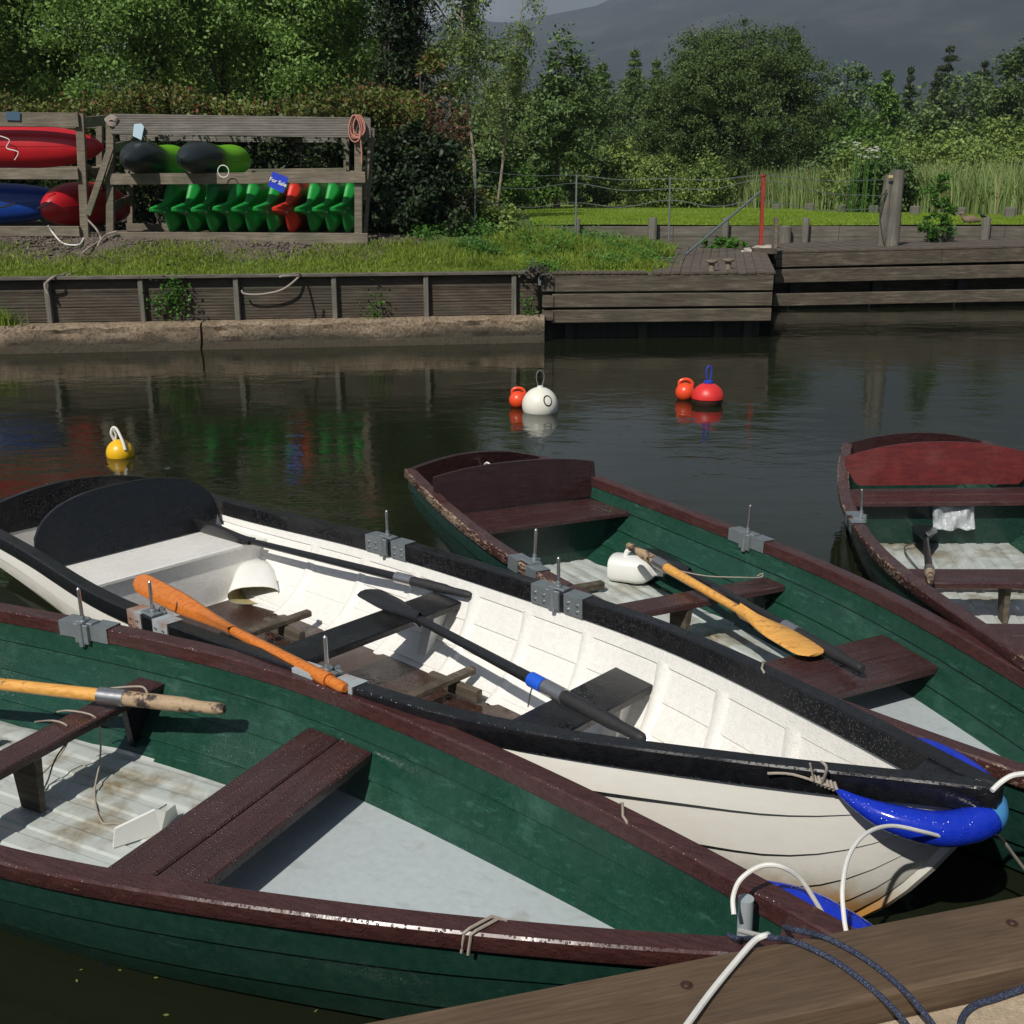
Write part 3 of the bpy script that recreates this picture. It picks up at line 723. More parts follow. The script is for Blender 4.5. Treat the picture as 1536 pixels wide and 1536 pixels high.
# white boat
a = bpt('W', 706, 893, .30); b = bpt('W', 292, 791, .275)
oar('black oar along the far side of the white boat, blade on the white stern seat', a, b, .5, .14, (M['oar_black'], M['grip_black'], M['oar_black']), (.36,.47), .36, r=.022, up=(.75,.45,.35))
a = bpt('W', 966, 1109, .30); b = bpt('W', 548, 886, .295)
oar('black oar with a band of blue tape lying across both black thwarts', a, b, .48, .135, (M['oar_black'], M['grip_black'], M['oar_black']), (.42,.535), .42, tape=(.54,.62), r=.025)
a = bpt('W', 518, 1033, .452); b = bpt('W', 203, 870, .40)
oar('bright orange oar with copper banded blade leaning over the white boat gunwale', a, b, .95, .095, (M['oar_orange'], M['oar_orange'], M['oar_orange']), None, .10, r=.025, up=(-.3,-.75,.6), bands=(.05,.42))
# middle green boat
a = bpt('G2', 942, 818, .30); b = bpt('G2', 1224, 982, .295)
oar('orange oar with worn flaking blade on the green boat beyond the white one', a, b, .52, .15, (M['oar_gold'], M['oar_worn'], M['oar_gold']), (.28,.38), .28, r=.025)
a = bpt('G2', 1294, 1004, .305); b = bpt('G2', 968, 824, .20)
oar('black oar lying beside the orange oar, its grip on the maroon thwart', a, b, .5, .14, (M['oar_black'], M['grip_black'], M['oar_black']), (.44,.54), .44, r=.025)
a = bpt('G3', 1396, 873, .30); b = bpt('G3', 1386, 786, .12)
oar('short looking black oar in the boat with the red seat back', a, b, .55, .15, (M['oar_black'], M['oar_worn'], M['oar_black']), (.22,.33), .22)

# ---- bailers and jugs
def jug_cut(name, label, loc, axis, s=1.0, floor=-.0):
    """plastic jug cut open at one end, lying on its side"""
    t = thing(name, label, 'bailer', tuple(loc)); ax = Vector(axis).normalized(); up = Vector((0,0,1)); sd = ax.cross(up).normalized(); up = sd.cross(ax)
    def ring(sx, w, h, n=20, p=3.2, o=0):
        r = []
        for k in range(n):
            a = 2*PI*k/n; c, s_ = math.cos(a), math.sin(a)
            r.append(ax*sx+sd*(w*np.sign(c)*abs(c)**(2/p))+up*(h*np.sign(s_)*abs(s_)**(2/p)+o))
        return r
    K = [(-.16,.018,.018,.10),(-.155,.026,.026,.10),(-.13,.03,.03,.10),(-.11,.055,.045,.095),(-.06,.088,.07,.09),(.01,.10,.078,.082),(.09,.115,.055,.058),(.125,.12,.044,.046)]
    mb = MB(); mb.grid([ring(a*s, w*s, h*s, o=q*s, p=2.5) for a, w, h, q in K], closed=True); mb.build('shell', M['jug_white'], t)
    mb = MB(); mb.grid([ring(a*s, w*s*.96, h*s*.96, o=q*s, p=2.5) for a, w, h, q in K[2:]], closed=True, flip=True); mb.build('inside', M['jug_dirt'], t)
    return t
p = bpt('W', 385, 893, -.03)
jug_cut('bailer', 'cut open white jug bailer with yellow grime inside, on the white boat floor', p, (.12,-.9,.0), 1.15)
p = bpt('G1', 212, 1262, .02); mb = MB()
q = MAT['G1'].to_3x3()
mb.poly([p+Vector(v) for v in ((-.08,-.04,0),(.05,.05,0),(.07,.06,.075),(.04,.045,.09),(-.07,-.03,.065))], .012, (.5,-.85,0)); mb.poly([p+Vector(v) for v in ((-.07,-.03,.065),(.04,.045,.09),(.055,.12,.07),(-.03,.07,.045))], .008, (0,0,1))
mb.poly([p+Vector(v) for v in ((.05,.05,0),(.08,.15,0),(.08,.13,.06),(.07,.06,.075))], .008, (1,0,0))
single('bailer', mb, M['jug_white'], 'cut white plastic bailer half under the maroon thwart of the closest boat', 'bailer', p)
def jerrycan(label, p, az):
    t = thing('jerry_can', label, 'jerry can', tuple(p), rotz=az); mb = MB()
    def ring(x, w, h, n=20, pw=3.5):
        return [Vector((x, w*np.sign(math.cos(a))*abs(math.cos(a))**(2/pw), .075+h*np.sign(math.sin(a))*abs(math.sin(a))**(2/pw))) for a in [2*PI*k/n for k in range(n)]]
    K = [(-.135,.055,.04),(-.13,.078,.062),(-.11,.088,.07),(.03,.09,.072),(.07,.08,.066),(.105,.045,.045),(.125,.026,.026),(.135,.024,.024)]
    mb.grid([ring(*k) for k in K], closed=True); o = mb.n-160; mb.f.append(list(range(o+19, o-1, -1))); mb.sm.append(False); mb.build('body', M['jug_white'], t)
    mb = MB(); mb.tube([(.13,0,.075),(.17,0,.075)], .027, 16); mb.build('cap', M['jug_white'], t)
    mb = MB(); mb.tube(smooth_path([(-.05,0,.14),(-.03,0,.18),(.04,0,.18),(.085,0,.12)], 5), .014, 10); mb.build('handle', M['jug_white'], t)
p = bpt('G2', 950, 872, .02); jerrycan('white plastic jerry can lying on the grey floor beside the oars', p, -.35)
def plastic_bag():
    m, nt, b = mat('clear_plastic'); b.inputs['Base Color'].default_value = (.55,.58,.6,1); b.inputs['Roughness'].default_value = .15; b.inputs['Alpha'].default_value = .55
    n = noise(nt, coords(nt), 18, 4); bump(nt, b, n, .02, 1)
    l0, l1 = inb('G3', 1393, 765, .22), inb('G3', 1455, 765, .22); mb = MB(); rows = []
    for i in range(15):
        u = i/14; r = []
        for j in range(11):
            v = j/10; r.append(bw('G3', 1.09+.015*math.sin(u*9+v*5)+.05*v, l0.y+(l1.y-l0.y)*u*(1-.06*v)+.01*v,   .270-.135*v+.005*math.sin(u*14)))
        rows.append(r)
    a = rows[7][5]
    mb.grid(rows, flip=True); mb.grid([[p+Vector((0,-.03-.01*math.sin(i*1.3),0)) for p in r] for i, r in enumerate(rows)])
    single('plastic_bag', mb, m, 'crumpled clear plastic bag hanging under the stern seat below the red board', 'bag', a)
plastic_bag()

# ---- blue bow fenders
def fender(b, label, Pn, rad, string_at=None):
    pts = [MAT[b] @ Vector(p) for p in Pn]; path = smooth_path(pts, 7); n = len(path)
    c = pts[len(pts)//2]; t = thing('bow_fender', label, 'fender', tuple(c), 'blue sausage fenders on the bows')
    R = [rad*max(.10, math.sin(min(1, (i/(n-1))/.48)*PI/2)**.9*math.sin(min(1, (1-i/(n-1))/.30)*PI/2)**.8) for i in range(n)]
    mb = MB(); mb.tube(path, R, 20); mb.build('cushion', M['blue_fender'], t, local=False)
    if string_at:
        i = string_at; mb = MB(); mb.tube(path[i:i+5], [r_*1.015+.001 for r_ in R[i:i+5]], 20, caps=False); o = mb.build('patch', M['cyan'], t, local=False); o['label'] = 'faded pale blue patch'
    return path, t
HWz = lambda x: float(HW.zs(x))
FW = [(4.98,-.205,.492),(5.06,-.20,.468),(5.15,-.175,.447),(5.26,-.11,.435),(5.325,.0,.45),(5.26,.10,.47),(5.14,.17,.485),(5.03,.225,.49)]
pathW, fenW = fender('W', 'blue sausage fender lashed round the bow of the white boat', FW, .048, 27)
HG = HULL['G']
FG = [(4.45,-.16,.31),(4.58,-.12,.31),(4.70,-.06,.32),(4.76,.0,.33),(4.68,.09,.34),(4.56,.155,.34),(4.45,.195,.34),(4.35,.215,.345)]
pathG, fenG = fender('G1', 'blue fender round the bow of the closest green boat, mostly under the quay', FG, .055)

def rope(name, label, pts, r, m, cat='rope', group=None, n=8, twist=False):
    path = smooth_path(pts, n); mb = MB(); mb.tube(path, r, 8)
    c = path[len(path)//2]; return single(name, mb, M[m] if isinstance(m, str) else m, label, cat, c, group)
# lashings and mooring lines
for b, x, sg, lb in (('W',4.42,1,'pale string lashed round the far black gunwale near the bow'),('G1',3.98,1,'pale string tied round the far maroon gunwale of the closest boat'),('G1',3.86,-1,'pale strings tied round the near maroon gunwale beside the quay timber')):
    H_ = HULL[b[0]]; y, z = float(H_.hb(x)), float(H_.zs(x)); wi, wo, dn, up = (.045,.03,-.075,.02) if b == 'W' else (.039,.041,-.046,.018)
    mb = MB()
    for dx in ((0,) if sg > 0 else (0,.018)):
        mb.tube([MAT[b] @ Vector((x+dx+e, sg*yy, z+zz)) for e, yy, zz in ((.05,y-wi,dn),(.03,y-wi,up-.002),(.015,y-wi+.01,up+.004),(-.01,y+wo-.01,up+.004),(-.02,y+wo,up-.004),(-.03,y+wo,dn))], .004, 6)
    single('string_lashing', mb, M['string'], lb, 'string', MAT[b] @ Vector((x, sg*y, z)))
p0 = pathW[0]; mb = MB()
for k in range(7): q = p0+(MAT['W'].to_3x3() @ Vector((-.012*k, 0, .004))); mb.tube([q+Vector((0,0,-.012)), q+Vector((.004,-.014,.0)), q+Vector((0,0,.014))], .0045, 6)
mb.tube(smooth_path([p0, p0+Vector((-.10,.05,.012)), p0+Vector((-.17,.06,.01))], 4), .004, 6); mb.tube(smooth_path([p0+Vector((-.03,.01,.01)), bpt('W',1240,1152,.56), bpt('W',1232,1142,.57)], 4), .004, 6); mb.tube(smooth_path([p0+Vector((-.05,.02,.01)), bpt('W',1215,1145,.56)], 4), .003, 6)
single('string_knot', mb, M['string'], 'knotted grey string tying the blue fender to the white boat', 'string', p0)

# ================================================================== QUAY AND MOORING LINES
QA, QB = Vector((-.286,1.569,.72)), Vector((1.049,1.936,.72)); qd = (QB-QA).normalized(); qn = Vector((qd.y,-qd.x,0))
a = QA-qd*2.6+qn*.09; b = QB+qd*3.2+qn*.09; bc = (a+b)/2-Vector((0,0,.075)); bl_ = (b-a).length/2; bang = math.atan2(qd.y, qd.x)
mb = MB(); mb.beam((-bl_,0,0), (bl_,0,0), .18, .15, bev=.008)
beam_o = tag(mb.build('quay_edge_timber', M['quay_timber']), 'long brown timber beam bolted along the quay edge under the ropes', 'timber beam'); beam_o.location = bc; beam_o.rotation_euler = (0,0,bang)
Rq = Matrix.Rotation(-bang, 3, 'Z')
for px, py in ((1030,1478),(1518,1385)):
    mb = MB(); p = at(px, py, .72); mb.lathe([(.0,.004),(.006,.005),(.0075,.003),(.008,-.002)], (0,0,0), 14); mb.lathe([(.008,.0012),(.012,.001)], (0,0,0), 14)
    o = mb.build('bolt', M['slime'], beam_o); o.location = Rq @ (p-bc)
mb = MB(); e0 = QA-qd*2.6+qn*.185; e1 = QB+qd*3.2+qn*.185
P = [e0, e1, e1+qn*6, e0+qn*6]; P = [Vector((p.x,p.y,.66)) for p in P][::-1]
mb.poly(P, .15); o = tag(mb.build('quay_paving', M['paving']), kind='structure')
mb = MB(); f0, f1 = QA-qd*2.6+qn*.01, QB+qd*3.2+qn*.01
P = [Vector((f0.x,f0.y,.569)), Vector((f1.x,f1.y,.569)), Vector((f1.x,f1.y,.569))+qn*.18, Vector((f0.x,f0.y,.569))+qn*.18][::-1]; mb.poly(P, 1.6)
tag(mb.build('quay_wall', M['concrete']), 'dark concrete quay wall under the edge timber', 'quay wall', kind='structure')
mb = MB(); 
for k in range(46):
    s_ = rng.uniform(1.6, 3.3); p = QA+qd*(s_*.9-.2)+qn*(.198+abs(rng.normal(0,.012))); rr = rng.uniform(.006,.016)
    prof = [(0,-rr*.6),(rr*.8,-rr*.4),(rr,0),(rr*.75,rr*.45),(0,rr*.62)]; mb.lathe(prof, (p.x, p.y, .664+rr*.3), 8)
tag(mb.build('pebbles', M['pebble']), 'brown pebbles caught along the foot of the quay timber', 'pebbles', kind='stuff')
rp = lambda px, py, z: at(px, py, z)
rope('mooring_rope', 'white covered rope running over the quay timber to the closest boat', [rp(1025,1545,.74), rp(1062,1494,.735), rp(1100,1447,.735), rp(1132,1411,.738), rp(1152,1402,.73), rp(1142,1404,.62), bpt('G1',1110,1396,.42)], .006, 'white_rope')
rope('mooring_rope', 'white rope looping up from the bow post of the closest boat', [bpt('G1',1101,1372,.44), rp(1100,1345,.50), rp(1112,1318,.54), rp(1142,1299,.56), rp(1172,1300,.56), rp(1200,1318,.52), rp(1222,1350,.46), rp(1245,1390,.38), rp(1262,1420,.3)], .006, 'white_rope')
rope('mooring_rope', 'white rope looping from the quay to the blue fender of the white boat', [rp(1270,1400,.50), rp(1266,1375,.52), rp(1264,1330,.56), rp(1274,1282,.58), rp(1300,1250,.58), rp(1338,1239,.55), rp(1390,1249,.50), rp(1440,1262,.42), rp(1455,1255,.40)], .0055, 'white_rope')
rope('mooring_rope', 'short white rope rising from the bow tip of the white boat', [rp(1488,1186,.585), rp(1502,1173,.60), rp(1520,1163,.62), rp(1545,1160,.64)], .007, 'white_rope')
rope('mooring_rope', 'thin grey rope hanging beyond the white boat fender', [rp(1480,1236,.42), rp(1505,1262,.36), rp(1520,1282,.30), rp(1545,1315,.2)], .005, 'string')
mb = MB(); mb.tube(smooth_path([bpt('G1',1092,1402,.44), bpt('G1',1105,1407,.45), bpt('G1',1122,1408,.45), rp(1150,1406,.728), rp(1190,1412,.729), rp(1250,1440,.729), rp(1310,1485,.729), rp(1350,1524,.729), rp(1375,1560,.69)], 8), .0055, 8)
single('mooring_rope', mb, M['blue_rope'], 'blue flecked rope from the closest boat post across the quay timber', 'rope', rp(1250,1440,.729))
rope('mooring_rope', 'second blue flecked rope arching across the quay timber toward the camera', [bpt('G1',1176,1390,.43), rp(1185,1393,.728), rp(1240,1407,.729), rp(1300,1440,.729), rp(1350,1480,.729), rp(1385,1518,.729), rp(1410,1552,.69)], .0055, 'blue_rope')
rope('mooring_rope', 'blue flecked rope lying on the sandy paving in the corner', [rp(1560,1472,.69), rp(1536,1482,.675), rp(1495,1497,.669), rp(1462,1508,.669), rp(1443,1528,.669), rp(1440,1560,.669)], .0065, 'blue_rope')
# loose strings in the boats
g = 'G1'
rope('string', 'thin string wrapped over the middle thwart of the closest boat', [bpt(g,52,1083,.275), bpt(g,80,1081,.262), bpt(g,100,1088,.262), bpt(g,106,1101,.2), bpt(g,88,1135,.1), bpt(g,45,1178,.06)], .0035, 'string', 'string')
rope('string', 'thin string trailing from the thwart to the floor of the closest boat', [bpt(g,85,1068,.262), bpt(g,105,1066,.262), bpt(g,140,1074,.262), bpt(g,150,1095,.2), bpt(g,150,1140,.09), bpt(g,142,1190,.022), bpt(g,152,1232,.022), bpt(g,175,1235,.022), bpt(g,190,1242,.022)], .0035, 'string', 'string')
rope('string', 'dark string hanging under the middle thwart of the closest boat', [bpt(g,120,1090,.24), bpt(g,85,1135,.14), bpt(g,70,1175,.03), bpt(g,52,1205,.03)], .003, 'dark_string', 'string')
rope('string', 'pale string looped over the end of the gold oar sleeve', [bpt(g,160,1033,.29), bpt(g,195,1030,.30), bpt(g,215,1031,.30), bpt(g,222,1042,.28)], .004, 'string', 'string')
rope('string', 'white string slung from the oars to the green boat side', [bpt('G2',1018,856,.32), bpt('G2',1060,864,.31), bpt('G2',1110,866,.31), bpt('G2',1140,866,.30), bpt('G2',1144,860,.32), bpt('G2',1136,864,.30)], .003, 'string', 'string')
rope('string', 'dark string hanging from the blue taped oar', [bpt('W',805,1018,.31), bpt('W',797,1035,.2), bpt('W',792,1060,.02)], .003, 'dark_string', 'string')
rope('string', 'white painter tied inside the stern of the green boat beyond', [bpt('G2',712,692,.44), bpt('G2',722,703,.42), bpt('G2',730,694,.47), bpt('G2',738,700,.46)], .006, 'white_rope', 'rope')
rope('string', 'dark wire loops on the floor of the boat with the red seat back', [bpt('G3',1388,812,.06), bpt('G3',1360,818,.05), bpt('G3',1358,828,.05), bpt('G3',1370,845,.04), bpt('G3',1384,860,.03)], .004, 'dark_string', 'string')
# little winch fitting on the white boat transom
mb = MB(); q = bpt('W', 80, 738, .45); mb.tube([q+Vector((-.03,0,0)), q+Vector((.05,0,0))], .018, 10); mb.tube([q+Vector((-.03,0,-.07)), q+Vector((-.035,0,.05))], .006, 8); mb.tube([q+Vector((.05,0,-.06)), q+Vector((.05,0,.03))], .006, 8)
inv = MAT['W'].inverted(); mb.v = [np.array([inv @ Vector(p) for p in v]) for v in mb.v]; mb.build('stern_bracket', M['steel'], boatW)

# ================================================================== BUOYS
def buoy(label, px, py, r, m, h=.62, ring=None, group='mooring buoys on the river', extra=None):
    p = at(px, py, 0); t = thing('buoy', label, 'buoy', tuple(p), group)
    prof = [(r*math.cos(a), r*h+r*math.sin(a)) for a in np.linspace(-PI/2, PI/2, 25)]
    mb = MB(); mb.lathe(prof, n=36); mb.build('float', M[m], t); return t, r*(1+h)
def loop_on(t, z, w, hgt, rr, m, name='loop', az=0.3):
    pts = [(math.sin(a)*w*(1-.45*(1-(1-math.cos(a))/2)), 0, z+hgt*(1-math.cos(a))/2) for a in np.linspace(0, 2*PI, 25)]
    ca, sa = math.cos(az), math.sin(az); mb = MB(); mb.tube([(x*ca, x*sa, zz) for x, _, zz in pts], rr, 8); return mb.build(name, M[m], t)
kb = lambda py: FPX/(at(768, py, 0).y*cp+CAM_H*sp_)
t, z = buoy('large white buoy marked with a black O, wire loop on top', 810, 617, 27/kb(617), 'white_buoy', .36); rw = 27/kb(617)
loop_on(t, z-.005, .05, .17, .005, 'wire'); mb = MB(); mb.lathe([(.03,0),(.03,.018),(.0,.022)], (0,0,z-.006), 16); mb.build('cap', M['jug_white'], t)
# the O painted on the white buoy: a ring of points on the sphere
mb = MB(); dirc = Vector((.40,-.80,.38)).normalized(); s1 = dirc.cross(Vector((0,0,1))).normalized(); s2 = s1.cross(dirc); cen = Vector((0,0,rw*.36))
rows = []
for k in range(33):
    a = 2*PI*k/32; r_ = []
    for f in (.20,.27):
        d = (dirc+s1*math.cos(a)*f*1.0+s2*math.sin(a)*f*1.25).normalized(); r_.append(cen+d*(rw*1.006))
    rows.append(r_)
mb.grid(rows); mb.grid(rows, flip=True); mb.build('letter', M['black'], t)
def small_can(label, px, py, r):
    t, z = buoy(label, px, py, r, 'orange_buoy', .75); mb = MB()
    mb.tube(smooth_path([(-r*.62,0,z-r*.35),(-r*.6,0,z+r*.10),(-r*.2,0,z+r*.32),(r*.35,0,z+r*.28),(r*.72,0,z-r*.05),(r*.7,0,z-r*.5)], 5), r*.17, 10); mb.build('handle', M['orange_buoy'], t); return t
small_can('small orange handled buoy touching the white buoy', 777, 610, 13/kb(612)*1.05)
small_can('small orange handled buoy touching the red buoy', 1027, 599, 14.5/kb(600))
r_ = 24/kb(605); p = at(1061, 606, 0); t = thing('buoy', 'large red buoy with dark waterline and blue rope loop', 'buoy', tuple(p), 'mooring buoys on the river')
mb = MB(); mb.lathe([(r_*math.cos(a), r_*.42+r_*.92*math.sin(a)) for a in np.linspace(-.05, PI/2, 18)], n=36); mb.build('float', M['red_buoy'], t)
mb = MB(); mb.lathe([(r_*.955*math.cos(a), r_*.42+r_*.92*math.sin(a)) for a in np.linspace(-PI/2, -.0, 12)], n=36); mb.build('float_bottom', M['slime'], t)
loop_on(t, r_*1.34, .035, .17, .009, 'blue_line', az=.2); mb = MB(); mb.lathe([(.05,0),(.05,.02),(.0,.03)], (0,0,r_*1.32), 16); mb.build('cap', M['blue_line'], t)
ry = 20.5/kb(687); t, z = buoy('small yellow buoy with a white rope strap, alone on the left', 181, 684, ry, 'yellow_buoy', .25)
mb = MB(); mb.tube(smooth_path([(-.03,0,z-.02),(-.055,-.01,z+.05),(-.035,-.01,z+.10),(.0,-.02,z+.085),(.05,-.06,z-.0),(.075,-.085,z-.07)], 6), .012, 8); mb.tube([(-.03,0,z-.02),(-.02,0,z+.04),(-.035,-.01,z+.10)], .010, 8); mb.build('strap', M['white_rope'], t)

# ================================================================== FAR BANK
def ywall(x): return 15.02+.165*(x+6.87)
def smooth01(t): t = min(1, max(0, t)); return t*t*(3-2*t)
YLW = 23.9      # lawn wall
def hgt(x, y):
    """ground height of the far bank"""
    f = ywall(min(x, .4)) if x < .4 else 16.3
    base = .93+.47*smooth01((y-f-.2)/3.0)               # left: rises behind the wall
    mid = .95+(.14*smooth01((y-16.5)/5) if x < 3.4 else -.2)                 # jetty / boardwalk side
    w = smooth01((x-.2)/2.2)
    h = base*(1-w)+mid*w
    if w > 0 and y > YLW+.9: h = h+(1.38-h)*smooth01((y-YLW-.9)/1.0)*(1.0 if x > .5 else smooth01(x+.5))
    if y > 30 and w == 0: h = h+.0
    if y > 70: h += .02*(y-70)
    return h
# ground sheet: strips beginning exactly at the walls
xs = np.concatenate([np.linspace(-260,-14,14), np.linspace(-13,3.4,70), np.linspace(3.5,20,34), np.linspace(24,300,14)])
def yfront(x): return (ywall(x)+.04) if x < .4 else (16.35 if x < 2.9 else 21.0+.12*max(0,x-3.9))
offs = np.concatenate([np.linspace(0,8,54), np.linspace(8.5,20,16), np.linspace(22,60,14), np.geomspace(70,3200,16)])
rows = []
for x in xs:
    r = []
    for o in offs:
        y = yfront(x)+o; h = hgt(x, y)
        r.append(Vector((x*(1+max(0,y-60)/400), y, h+.012*math.sin(x*3.1+y*2.3)+(.01*math.sin(x*7.7-y*5.1)))))
    rows.append(r)
mb = MB(); mb.grid(rows, flip=True)
def bank_ground_mat():
    m, nt, b = mat('far_bank_ground'); v = coords(nt, kind='World'); sx = N(nt, 'ShaderNodeSeparateXYZ'); L(nt, v, sx.inputs[0])
    n = noise(nt, v, 2.5, 8, .7); n2 = noise(nt, v, 28, 6, .8); n3 = noise(nt, v, 1.2, 4)
    grass = ramp(nt, n, [(.3,(.05,.075,.014)),(.6,(.10,.16,.025))])
    # gravel band between the grass strip and the racks
    d = mathn(nt, 'SUBTRACT', sx.outputs['Y'], mathn(nt, 'ADD', mathn(nt, 'MULTIPLY', sx.outputs['X'], .165), 15.02+.165*6.87))
    d = mathn(nt, 'ADD', d, mathn(nt, 'MULTIPLY', n3, 1.1)); lim = mathn(nt, 'LESS_THAN', sx.outputs['X'], -1.75)
    gm = mathn(nt, 'MULTIPLY', ramp(nt, d, [(0,0)]), 1)
    gm = mathn(nt, 'MULTIPLY', mathn(nt, 'MULTIPLY', mathn(nt, 'SUBTRACT', d, 1.75), 5, True), lim)
    grav = ramp(nt, n2, [(.35,(.04,.03,.022)),(.5,(.13,.10,.078)),(.65,(.28,.23,.19))])
    col = mixc(nt, gm, grass, grav); L(nt, col, b.inputs['Base Color']); b.inputs['Roughness'].default_value = .95; bump(nt, b, n2, .03, 1); return m
tag(mb.build('bank_ground', bank_ground_mat()), kind='structure')
# mown lawn on the right, raised behind its wall
edge = [(.45,62),(8.6,59),(10.2,50),(12.7,40),(15.2,31.5),(19,27),(26,25.5)]
def lawn_far(x): return float(np.interp(x, [e[0] for e in edge], [e[1] for e in edge]))
rows = []
for x in np.linspace(.45, 26, 40):
    rows.append([Vector((x, YLW+.06+(lawn_far(x)-YLW)*t, 1.405+.015+.02*math.sin(x*.8+t*9)*.5)) for t in np.linspace(0,1,30)])
mb = MB(); mb.grid(rows, flip=True); tag(mb.build('lawn', M['lawn']), kind='structure')

# water
def water_mat():
    m, nt, b = mat('river_water'); v = coords(nt, kind='World')
    b.inputs['Base Color'].default_value = (.011,.014,.007,1); b.inputs['Roughness'].default_value = .035; b.inputs['IOR'].default_value = 1.33
    n1 = noise(nt, coords(nt, (.9,1.6,1), 'World'), 2.2, 4, .55, .4); n2 = noise(nt, coords(nt, (1,2.0,1), 'World'), 11, 3, .5); n0 = noise(nt, coords(nt, (.5,.8,1), 'World'), .8, 3)
    patch = ramp(nt, n0, [(.40,.4),(.62,1)])
    h = mathn(nt, 'MULTIPLY', mathn(nt, 'ADD', n1, mathn(nt, 'MULTIPLY', n2, .13)), patch)
    bump(nt, b, h, .017, .5); return m
from mathutils.geometry import delaunay_2d_cdt
def waterline(b):
    H_ = HULL[b[0]]; R_ = []; Lf = []
    for i in range(61):
        x = H_.L*(.012+.988*i/60); side = []
        for sg in (1, -1):
            pr = None; hit = None
            for q in range(81):
                y, z = H_.sec(x, q/80, -.010); w_ = bw(b, x, sg*y, z)
                if w_.z >= 0:
                    hit = (w_.x, w_.y) if pr is None else tuple(np.array((pr.x, pr.y))+(np.array((w_.x, w_.y))-np.array((pr.x, pr.y)))*(-pr.z/(w_.z-pr.z+1e-9))); break
                pr = w_
            side.append(hit if pr is not None else None)
        if side[0] and side[1]: R_.append(side[0]); Lf.append(side[1])
    return R_+Lf[::-1]
outl = [waterline(b) for b in POSE]; V2 = []; E2 = []
for poly_ in [[(-80,-12),(90,-12),(90,26),(-80,26)]]+outl:
    n0 = len(V2); V2 += [Vector(p) for p in poly_]; E2 += [(n0+i, n0+(i+1) % len(poly_)) for i in range(len(poly_))]
vv, ee, ff, *_ = delaunay_2d_cdt(V2, E2, [], 0, 1e-6)
def inside(p, poly_):
    c = False; n = len(poly_)
    for i in range(n):
        (x1, y1), (x2, y2) = poly_[i], poly_[(i+1) % n]
        if (y1 > p[1]) != (y2 > p[1]) and p[0] < (x2-x1)*(p[1]-y1)/(y2-y1)+x1: c = not c
    return c
keep = []
for f in ff:
    cx = sum(vv[i].x for i in f)/3; cy = sum(vv[i].y for i in f)/3
    if not any(inside((cx, cy), o_) for o_ in outl):
        a_, b_, c_ = (vv[i] for i in f[:3]); keep.append(tuple(f) if (b_-a_).cross(c_-a_) > 0 else tuple(f)[::-1])
mb = MB(); mb.add([(v.x, v.y, 0) for v in vv], keep, False)
tag(mb.build('river_water', water_mat()), kind='structure')

# ---- retaining wall on the left
xw0, xw1 = -12.0, .38
W_ = lambda x, z, o=0: Vector((x, ywall(x)+o, z))
wall = thing('retaining_wall', 'plank retaining wall with upright posts above the concrete ledge', 'retaining wall', tuple(W_(-5,.36)))
PX = [-18.5, -15.4, -13.0, -10.62, -8.45] 
zb, zt = .38, .955
posts = [atY(p, 460, 15.9).x for p in ()]
post_x = []
for px in (75, 215, 357, 503, 640, 771):
    for _ in range(1):
        x = 0
        for it in range(8): x = atY(px, 470, ywall(x)-.05).x
        post_x.append(x)
post_x = [post_x[0]-1.23*k for k in (4,3,2,1)]+post_x
for i in range(len(post_x)):
    x0 = post_x[i]; x1 = post_x[i+1] if i+1 < len(post_x) else xw1
    for z0, z1, m in ((zb, zb+.19, 'wall_plank'), (zb+.194, zb+.384, 'wall_plank'), (zb+.388, zt-.004, 'wall_plank')):
        mb = MB(); mb.beam(W_(x0+.004, (z0+z1)/2, .02), W_(x1-.004, (z0+z1)/2, .02), .04, z1-z0); mb.build('plank', M[m], wall, local=False, off=None)
    mb = MB(); mb.beam(W_(x0, zb-.02, -.045), W_(x0, zt, -.035), .07, .085, up=(0,-1,0)); mb.build('post', M['post_wood'], wall, local=False)
for a, b in zip([post_x[0]]+post_x[1::2], post_x[1::2]+[xw1+.02]):
    mb = MB(); mb.beam(W_(a+.003, zt+.022, -.03), W_(b-.003, zt+.022, -.03), .15, .045); mb.build('cap_rail', M['wall_cap'], wall, local=False)
# concrete ledge in two castings with an eroded lip
for a, b, lb in ((-13, -4.30, 'rough concrete ledge at the waterline, left length ending at the joint'), (-4.27, .47, 'rough concrete ledge at the waterline, right length beyond the joint')):
    rows = []; n = int((b-a)*14)
    for i in range(n+1):
        x = a+(b-a)*i/n; nz = [.014*math.sin(x*3.7+k*1.4)+.012*math.sin(x*9.1+k*2.3)+.012*rng.normal() for k in range(8)]
        pr = [(.05,.372),(-.10,.375+.3*nz[0]),(-.20,.36+.6*nz[1]),(-.245,.315+nz[2]*.6),(-.235+nz[3]*.8,.25),(-.255+nz[4]*.9,.18),(-.245+nz[5]*.4,.10),(-.30,.02),(-.34,-.4)]
        rows.append([W_(x, z, o) for o, z in pr])
    mb = MB(); mb.grid(rows, flip=False, smooth=True); e = rows[-1]; o = mb.n-len(e); mb.f.append(list(range(o, o+len(e)))); mb.sm.append(False); mb.f.append(list(range(0, len(e)))[::-1]); mb.sm.append(False)
    tag(mb.build('concrete_ledge', M['concrete']), lb, 'concrete ledge')
